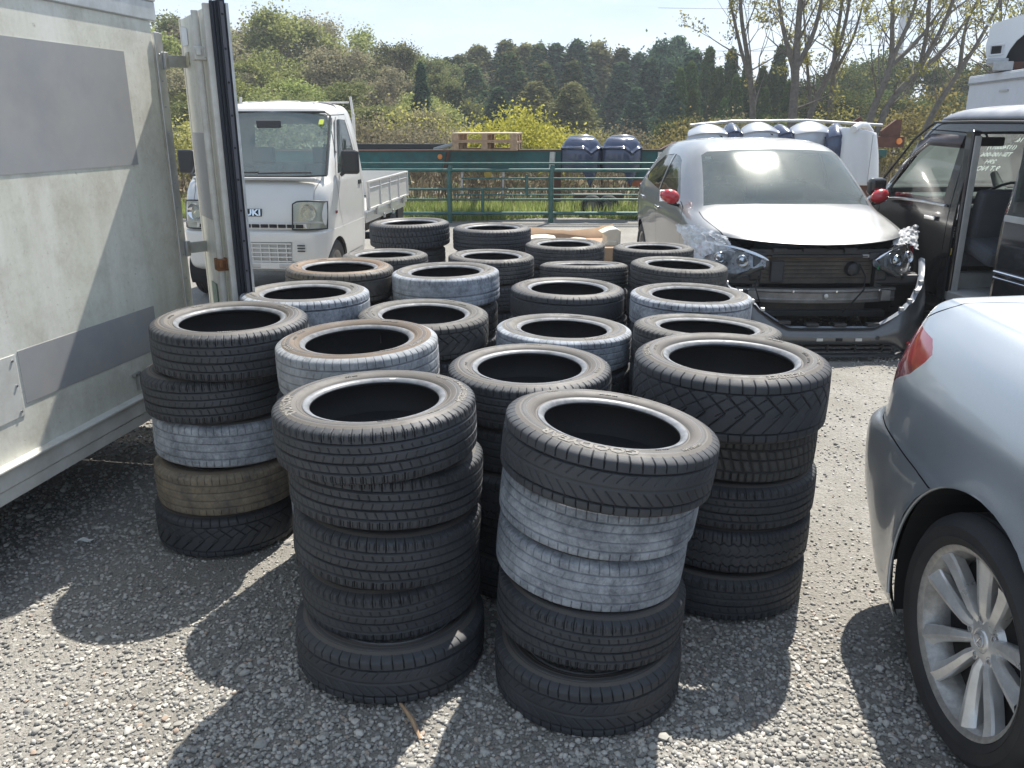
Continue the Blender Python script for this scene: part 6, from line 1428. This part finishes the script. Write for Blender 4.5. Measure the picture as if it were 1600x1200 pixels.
# ridge of the wood as seen over the trailer: angle (X/Y) -> top height per metre of distance
def wood(u):
    pts = [(-.14, .048), (-.085, .054), (-.06, .074), (-.03, .077), (.0, .082), (.03, .079), (.07, .082), (.11, .079), (.13, .074), (.16, .080), (.20, .088), (.26, .09), (.30, .085)]
    for (a, b), (c, d) in zip(pts[:-1], pts[1:]):
        if a <= u <= c: return b + (d - b) * (u - a) / (c - a)
    return .08
def band(ulo, uhi, Y, step, meshes, names, group, cat, name, hfun, jit=.25, base=7.0, wid=1.0):
    u = ulo
    while u < uhi:
        uu = u + rp.uniform(-jit, jit) * step; yy = Y + rp.uniform(-2, 2); x = uu * yy; z0 = gz(x, yy); H = (1.65 + hfun(uu) * yy * rp.uniform(.86, 1.05)) - z0; k = rp.randrange(len(meshes))
        s = max(.25, H / base); lab = names[k % len(names)]
        plant(meshes[k], name, lab, cat, x, yy, s * wid, rp.random() * 6.28, group, s); u += step
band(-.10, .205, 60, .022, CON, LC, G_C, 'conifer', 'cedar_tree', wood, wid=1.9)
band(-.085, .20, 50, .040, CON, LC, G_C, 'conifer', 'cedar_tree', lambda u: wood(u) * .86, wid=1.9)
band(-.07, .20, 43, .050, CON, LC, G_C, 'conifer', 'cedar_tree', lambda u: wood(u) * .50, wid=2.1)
# single dark cedar left of the wood, in front of the pale hillside
plant(CON[1], 'cedar_tree', 'lone dark cone-shaped cedar before the pale hillside wood', 'conifer', -3.7, 36, .50, 1.0, None, .50)
# pale leafy tree in the gap of the ridge and a dark open tree beside it
OPEN = [broad(31, 'olive', 7, 7000, .14, 4, .12), broad(32, 'cedar_blue', 7, 7000, .16, 4, .13, bark='bark_dark')]
plant(OPEN[0], 'pale_tree', 'pale budding tree rising out of the dark cedar wood', 'tree', 6.3, 60, .88, 0)
plant(OPEN[1], 'dark_open_tree', 'dark broad-leaved tree with sky gaps left of the clipped cypresses', 'tree', 9.8, 55, .83, 2)
# small pointed cypresses right of the wood
THU = [conifer(7, 'thuja', 5, 1.05, 12000, .10, .1, 200, .75), conifer(8, 'thuja', 5, .95, 12000, .10, .1, 200, .7)]
thl = [(1062, 110, 1), (1083, 142, 0), (1105, 78, 0), (1122, 108, 1), (1140, 80, 0), (1150, 120, 1), (1165, 100, 0), (1190, 108, 1), (1214, 75, 0), (1205, 108, 1), (1196, 138, 0), (1078, 100, 0), (1232, 128, 1), (1132, 155, 0)]
for i, (px, py, k) in enumerate(thl):
    Yt = 46 - (py - 75) * .10; v = (600 - py) / 1300; zt = 1.65 + Yt / (.9537 + v * .3007) * (-.3007 + v * .9537); x = (px - 800) / 1300 * Yt / (.9537 + .35 * .3007); s = (zt - gz(x, Yt)) / 5
    plant(THU[k], 'cypress_tree', 'small pointed green cypress in the cluster behind the thin trees', 'conifer', x, Yt, s * .85, i, 'pointed cypresses clustered right of the cedar wood', s)
# left hillside: pale spring trees and brownish twiggy ones
DEC = [broad(11, 'spring', 6, 9000, .12), broad(12, 'brownish', 6, 4500, .10, 5, nb=3), broad(13, 'olive', 6, 9000, .12), broad(14, 'spring', 6, 7000, .12, 5, spread=.7), broad(15, 'brownish', 6, 6000, .11, 5, spread=.5), broad(16, 'olive', 6, 8000, .13, scat=.4)]
LD_ = ['fresh yellow-green tree on the left hillside', 'bare brownish tree just budding on the left hillside', 'olive green tree on the left hillside', 'fresh yellow-green tree on the left hillside', 'bare brownish tree just budding on the left hillside', 'olive green tree on the left hillside']
def hill(u):
    pts = [(-.62, .13), (-.40, .122), (-.335, .112), (-.29, .113), (-.25, .116), (-.20, .104), (-.16, .093), (-.12, .080), (-.09, .066), (-.05, .052)]
    for (a, b), (c, d) in zip(pts[:-1], pts[1:]):
        if a <= u <= c: return b + (d - b) * (u - a) / (c - a)
    return .07
G_D = 'budding trees covering the left hillside'
FILL = [bush(51, 'olive', 4, 2.2, 16000, .12, 90), bush(52, 'brownish', 4, 2.2, 15000, .10, 90), bush(53, 'spring', 4, 2.0, 14000, .11, 90)]
band(-.60, -.05, 56, .034, FILL, ['rounded olive bushy tree filling the left hillside', 'rounded pale brown bushy tree filling the left hillside', 'rounded yellow-green bushy tree filling the left hillside'], 'bushy trees filling the left hillside', 'tree', 'bushy_tree', lambda u: hill(u) * .88, base=4.6, wid=1.0)
band(-.60, -.05, 42, .05, FILL, ['rounded olive bushy tree filling the left hillside', 'rounded pale brown bushy tree filling the left hillside', 'rounded yellow-green bushy tree filling the left hillside'], 'bushy trees filling the left hillside', 'tree', 'bushy_tree', lambda u: hill(u) * .55, base=4.6, wid=1.0)
band(-.60, -.075, 52, .034, DEC, LD_, G_D, 'tree', 'hillside_tree', hill, base=6.0, wid=1.2)
band(-.58, -.07, 44, .045, DEC, LD_, G_D, 'tree', 'hillside_tree', lambda u: hill(u) * .76, base=6.0, wid=1.3)
band(-.55, -.06, 36, .055, DEC, LD_, G_D, 'tree', 'hillside_tree', lambda u: hill(u) * .46, base=6.0, wid=1.5)
band(-.50, -.05, 30, .07, DEC, LD_, G_D, 'tree', 'hillside_tree', lambda u: hill(u) * .18, base=6.0, wid=1.6)
# right: rounded evergreen wood
RND = [broad(21, 'round', 6, 10000, .13, 4, .12, .7, .2, .42, 'bark_dark'), broad(22, 'round', 6, 10000, .13, 4, .12, .6, .2, .40, 'bark_dark')]
def rwood(u):
    pts = [(.28, .035), (.33, .048), (.38, .058), (.43, .066), (.47, .070), (.52, .060), (.60, .055), (.75, .05)]
    for (a, b), (c, d) in zip(pts[:-1], pts[1:]):
        if a <= u <= c: return b + (d - b) * (u - a) / (c - a)
    return .05
G_R = 'rounded evergreen trees behind the thin trees on the right'
band(.285, .78, 52, .032, RND, ['rounded mid green tree of the wood at the right'], G_R, 'tree', 'rounded_tree', rwood, base=6.0, wid=1.3)
band(.29, .75, 42, .045, RND, ['rounded mid green tree of the wood at the right'], G_R, 'tree', 'rounded_tree', lambda u: rwood(u) * .5, base=6.0, wid=1.5)
band(.20, .72, 33, .05, RND + DEC[2:3], ['low bushy tree at the foot of the right-hand wood'], 'low trees at the foot of the right-hand wood', 'tree', 'low_tree', lambda u: .002, base=6.0, wid=1.7)
# bright yellow-green bushes behind the pallet and by the white bumper
BU = [bush(41, 'yellow', 1.5, 1.4, 22000, .045), bush(42, 'golden', 1.3, 1.3, 14000, .05), bush(43, 'brownish', 1.3, 1.5, 12000, .05), bush(44, 'golden', 1.8, 1.2, 9000, .05)]
plant(BU[0], 'yellow_bush', 'bright yellow-green flowering bush right behind the wooden pallets', 'bush', .25, 23, 1.2, 0, None, 1.28)
plant(BU[0], 'yellow_bush', 'smaller yellow-green bush between the pallets and the navy bumpers', 'bush', 1.25, 24, .80, 2, None, .98)
plant(BU[1], 'golden_bush', 'golden leafy bush above the trailer kink beside the hatchback', 'bush', 5.0, 25, 1.0, 1, None, 1.25)
plant(BU[1], 'golden_bush', 'low dull golden bush right of the yellow bushes behind the trailer', 'bush', 2.1, 26, .9, 3, None, 1.0)
for i, (x, y, s, k) in enumerate([(-2.4, 24, 1.1, 2), (-4.0, 25, 1.2, 2), (-1.2, 26, 1.0, 2), (3.4, 26, 1.0, 2), (-6, 23, 1.2, 2), (-8, 22, 1.2, 1), (6.6, 26, 1.2, 2), (-3.2, 29, 1.5, 1)]):
    plant(BU[k], 'scrub_bush', 'dull brown scrub bush in the strip before the woods', 'bush', x, y, s, i, 'scrub bushes in the strip before the woods')
for i, (x, y, s) in enumerate([(10.2, 20, .9), (11.8, 22, 1.15), (8.6, 22, .9), (13.2, 21, 1.0), (7.0, 21, .75), (9.6, 26, 1.1), (12.8, 27, 1.4)]):
    plant(BU[3], 'golden_bush', 'tall loose golden-leaved bush beneath the thin trees', 'bush', x, y, s, i, 'golden bushes beneath the thin trees')

# thin half-bare trees reaching out of the picture, each with its own stems (x, z at its distance)
def thin_tree(seed, Y, stems, label, leaf=2600, kind='golden', r0=.105):
    r_ = random.Random(seed); rng = np.random.default_rng(seed); mb = MB(); tips = []
    x0 = stems[0][0][0]; 
    for si, st in enumerate(stems):
        P = cmr([(x - x0, (.25 if si else 0) * mnoise.noise(Vector((k, si, seed))), z) for k, (x, z) in enumerate(st)], 4); n = len(P); ra = (r0 if si == 0 else r0 * .62); rr = [ra * (1 - .72 * k / (n - 1)) for k in range(n)]
        mb.tube([tuple(p) for p in P], rr, 8, cap=False)
        for k in range(3 if si == 0 else 1, n):
            if P[k][2] < 2.0: continue
            for _ in range(1 if k < n - 1 else 3):
                d = Vector((r_.gauss(0, 1), r_.gauss(0, 1), .9 + r_.random())).normalized()
                branches(r_, tuple(P[k]), d, .55 + .75 * r_.random(), rr[k] * .34, 2, .5, .4, 2, 4, tips, mb, 3, .62)
    t = thing('thin_tree', label, 'tree', (x0, Y, gz(x0, Y) - .05), 0); link(bpy.data.objects.new('trunk', mb.mesh('trunk', M['bark'], 60)), t)
    T = np.array(tips); i = rng.integers(0, len(T), leaf); Pl = T[i] + rng.normal(size=(leaf, 3)) * .075; link(bpy.data.objects.new('crown', cards_mesh('crown', Pl, .052, rng, LM[kind], 1.6, 0)), t)
thin_tree(1, 24, [[(6.75, 0), (6.60, 2), (6.35, 3.3), (6.05, 4.6), (5.9, 6.5)], [(6.6, 2.4), (6.2, 3.4), (5.8, 4.6), (5.5, 5.6)]], 'thin forked tree leaning left before the cypresses')
thin_tree(2, 23, [[(7.35, 0), (7.38, 2), (7.32, 3.6), (7.30, 5), (7.35, 7)], [(7.38, 2.8), (6.95, 3.9), (6.6, 5.2)], [(7.35, 3.0), (7.75, 4.0), (7.9, 5.6)]], 'thickest straight tree with two forks, right of the cypresses', r0=.14)
thin_tree(3, 25, [[(8.3, 0), (8.55, 2), (8.95, 3.0), (9.25, 4.4), (9.3, 6)], [(8.55, 2), (8.3, 3.2), (8.0, 4.9)]], 'slim tree bending right, just right of the thickest trunk')
thin_tree(4, 26, [[(9.4, 0), (9.45, 2.2), (9.4, 3.6), (9.45, 5), (9.5, 7)], [(9.42, 3.0), (9.9, 4.1), (10.1, 5.4)]], 'slim upright tree in the middle of the thin trees')
thin_tree(5, 22, [[(8.75, 0), (9.05, 1.9), (9.35, 3.0), (9.25, 4.2), (9.05, 6)], [(9.35, 3.1), (9.75, 4.3), (9.95, 6)], [(9.35, 3.0), (9.95, 3.6), (10.6, 4.6)]], 'pale tree splitting into a wide letter-y shape against the sky', r0=.11)
thin_tree(6, 22, [[(8.9, 0), (9.4, 2.0), (10.1, 3.0), (10.6, 4.2), (11.0, 6)], [(9.9, 2.7), (10.7, 3.5), (11.5, 4.8)], [(10.1, 3.0), (10.15, 4.1), (10.0, 5.2)]], 'dark slanting tree crossing behind the pale forked one', r0=.105)
thin_tree(7, 24, [[(11.0, 0), (11.5, 1.8), (12.1, 3.0), (12.6, 4.0), (13.2, 5.6)], [(12.1, 3.0), (12.1, 4.2), (12.5, 5.2)]], 'slender tree leaning right towards the scrap car')
thin_tree(8, 25, [[(13.3, 0), (13.5, 2.2), (13.6, 3.6), (13.4, 5.2)], [(13.55, 3.2), (14.1, 4.4), (14.3, 5.4)]], 'rightmost thin tree, its tops just left of the scrap car')
thin_tree(9, 27, [[(15.2, 0), (15.3, 3), (15.6, 4.8), (15.9, 6)], [(15.4, 3.6), (16.3, 4.8), (16.8, 6)]], 'bare tree tops showing behind the scrap car')

# strip of fresh grass, dry scrub, edge litter
def grass():
    rng = np.random.default_rng(8); n = 26000; x = -7 + 14 * rng.random(n); y = 14.9 + 2.4 * rng.random(n) ** 1.2; y += .3 * np.sin(x * 1.7)
    h = .10 + .20 * rng.random(n); b = np.stack([x, y, np.zeros(n)], 1); a = rng.random(n) * 2 * PI; w = .012; l = rng.normal(size=(n, 2)) * .06
    V = np.stack([b + np.stack([np.cos(a) * w, np.sin(a) * w, a * 0], 1), b - np.stack([np.cos(a) * w, np.sin(a) * w, a * 0], 1), b + np.stack([l[:, 0], l[:, 1], h], 1)], 1).reshape(-1, 3)
    me = bpy.data.meshes.new('grass'); me.from_pydata([], [], []); F = np.arange(n * 3).reshape(-1, 3)
    me.vertices.add(n * 3); me.vertices.foreach_set('co', V.astype(np.float32).ravel()); me.loops.add(n * 3); me.loops.foreach_set('vertex_index', F.astype(np.int32).ravel()); me.polygons.add(n); me.polygons.foreach_set('loop_start', np.arange(0, n * 3, 3, dtype=np.int32)); me.polygons.foreach_set('loop_total', np.full(n, 3, dtype=np.int32)); me.update()
    at = me.attributes.new('tone', 'FLOAT', 'POINT'); at.data.foreach_set('value', np.repeat(rng.random(n), 3).astype(np.float32)); me.materials.append(LM['grass'])
    tag(link(bpy.data.objects.new('grass', me)), 'bright green grass along the back of the yard', 'grass', kind='stuff')
grass()
def scrub():
    rng = np.random.default_rng(9); r_ = random.Random(9); mb = MB()
    n = 5200
    for k in range(n):
        x = -13 + 27 * r_.random(); y = 16.2 + 8 * r_.random() ** 1.3; h = .35 + .75 * r_.random(); l = (r_.gauss(0, .35), r_.gauss(0, .3))
        z0 = gz(x, y); p0 = (x, y, z0); p1 = (x + l[0] * .4 * h, y + l[1] * .4 * h, z0 + h * .6); p2 = (x + l[0] * h * 1.2, y + l[1] * h, z0 + h * (1.0 if r_.random() < .7 else .75))
        w = .006 + .007 * r_.random(); mb.tube([p0, p1, p2], [w, w * .8, w * .3], 3, cap=False)
    me = mb.mesh('scrub', LM['reed']); at = me.attributes.new('tone', 'FLOAT', 'POINT'); tn = np.repeat(rng.random(n), 9).astype(np.float32); at.data.foreach_set('value', tn)
    tag(link(bpy.data.objects.new('dry_scrub', me)), 'tangle of dry brown weeds and stems behind the rail fence', 'scrub', kind='stuff')
    n = 16000; x = -14 + 30 * rng.random(n); y = 16.5 + 14 * rng.random(n); z = np.array([gz(a, b) for a, b in zip(x, y)]) + .45 * rng.random(n) ** 1.5; P = np.stack([x, y, z], 1)
    tag(link(bpy.data.objects.new('dead_leaves', cards_mesh('dead_leaves', P, .10, rng, LM['reed'], 2.2, .4))), 'dead leaves and low weeds covering the strip before the woods', 'weeds', kind='stuff')
scrub()
# pylon arm and wires far off at the right
def pylon():
    t = thing('pylon', 'faint steel pylon arm seen between the thin trees', 'pylon', (52, 120, 0), 0); s_ = pbr('far_pylon_steel', (.40, .42, .44), .5, .4); b = MB()
    b.tube([(0, 0, 0), (0, 0, 17)], .5, 6); b.bar((-8.0, 0, 14.4), (0, 0, 14.9), .12, .12); b.bar((-8.0, 0, 14.4), (0, 0, 14.0), .12, .12); b.build('mast', s_, t)
    MB().tube([(-5.7, 0, 14.2), (-5.75, 0, 11.5)], .09, 5).build('insulator', s_, t); MB().tube([(-8, 0, 14.3), (-5.9, 0, 13.9)], .09, 5).build('brace', s_, t)
pylon()
wm = pbr('wire_grey', (.20, .21, .22), .6)
def wire(p0, p1, sag, label, r=.05):
    pts = [tuple(Vector(p0).lerp(Vector(p1), k / 24) - Vector((0, 0, sag * 4 * (k / 24) * (1 - k / 24)))) for k in range(25)]
    tag(MB().tube(pts, r, 4).build('power_line', wm, smooth=60), label, 'power line', 'power lines crossing the sky on the right')
wire((13, 110, 7.2), (60, 75, 17), 1.0, 'power line rising from the ridge towards the upper right', .03)
wire((46.25, 120, 11.5), (95, 116, 12.0), .8, 'lower horizontal power line right of the pylon arm', .04)
wire((20, 124, 11.4), (46.25, 120, 11.5), .6, 'lower power line left of the pylon arm', .04)
wire((20, 124, 16.5), (95, 116, 16.8), .6, 'upper power line near the top edge', .04)
# bits on the gravel
st_ = MB().tube([(-.33, 2.06, .012), (-.285, 1.98, .02), (-.255, 1.91, .012)], [.005, .008, .004], 6).build('stick', M['wood'], smooth=50); tag(st_, 'short dry wooden stick on the gravel before the front left stack', 'stick')
pp = MB().grid([[(-1.77 + .022 * i + .01 * j, 3.03 + .012 * j, .026 + .006 * math.sin(i * 2 + j)) for j in range(3)] for i in range(3)]).build('paper_scrap', M['white_paint']); tag(pp, 'small white scrap of paper on the gravel near the leftmost stack', 'paper')
# ------------------------------------------------------------------ thin haze, added in place of the veil over the lens
hb = MB().box((0, 430, 20), (1400, 1100, 44)).build('haze', None if 0 else [], None)
hm = bpy.data.materials.new('veil_haze'); hm.use_nodes = True; ht = hm.node_tree; ht.nodes.clear(); ho = N(ht, 'ShaderNodeOutputMaterial'); hv = N(ht, 'ShaderNodeVolumePrincipled')
hv.inputs['Density'].default_value = .0014; hv.inputs['Color'].default_value = (.86, .92, 1, 1); hv.inputs['Anisotropy'].default_value = .3
ht.links.new(hv.outputs[0], ho.inputs['Volume']); hb.data.materials.append(hm); tag(hb, 'added thin haze standing in for the pale lens veil over yard and woods', 'haze', kind='stuff')
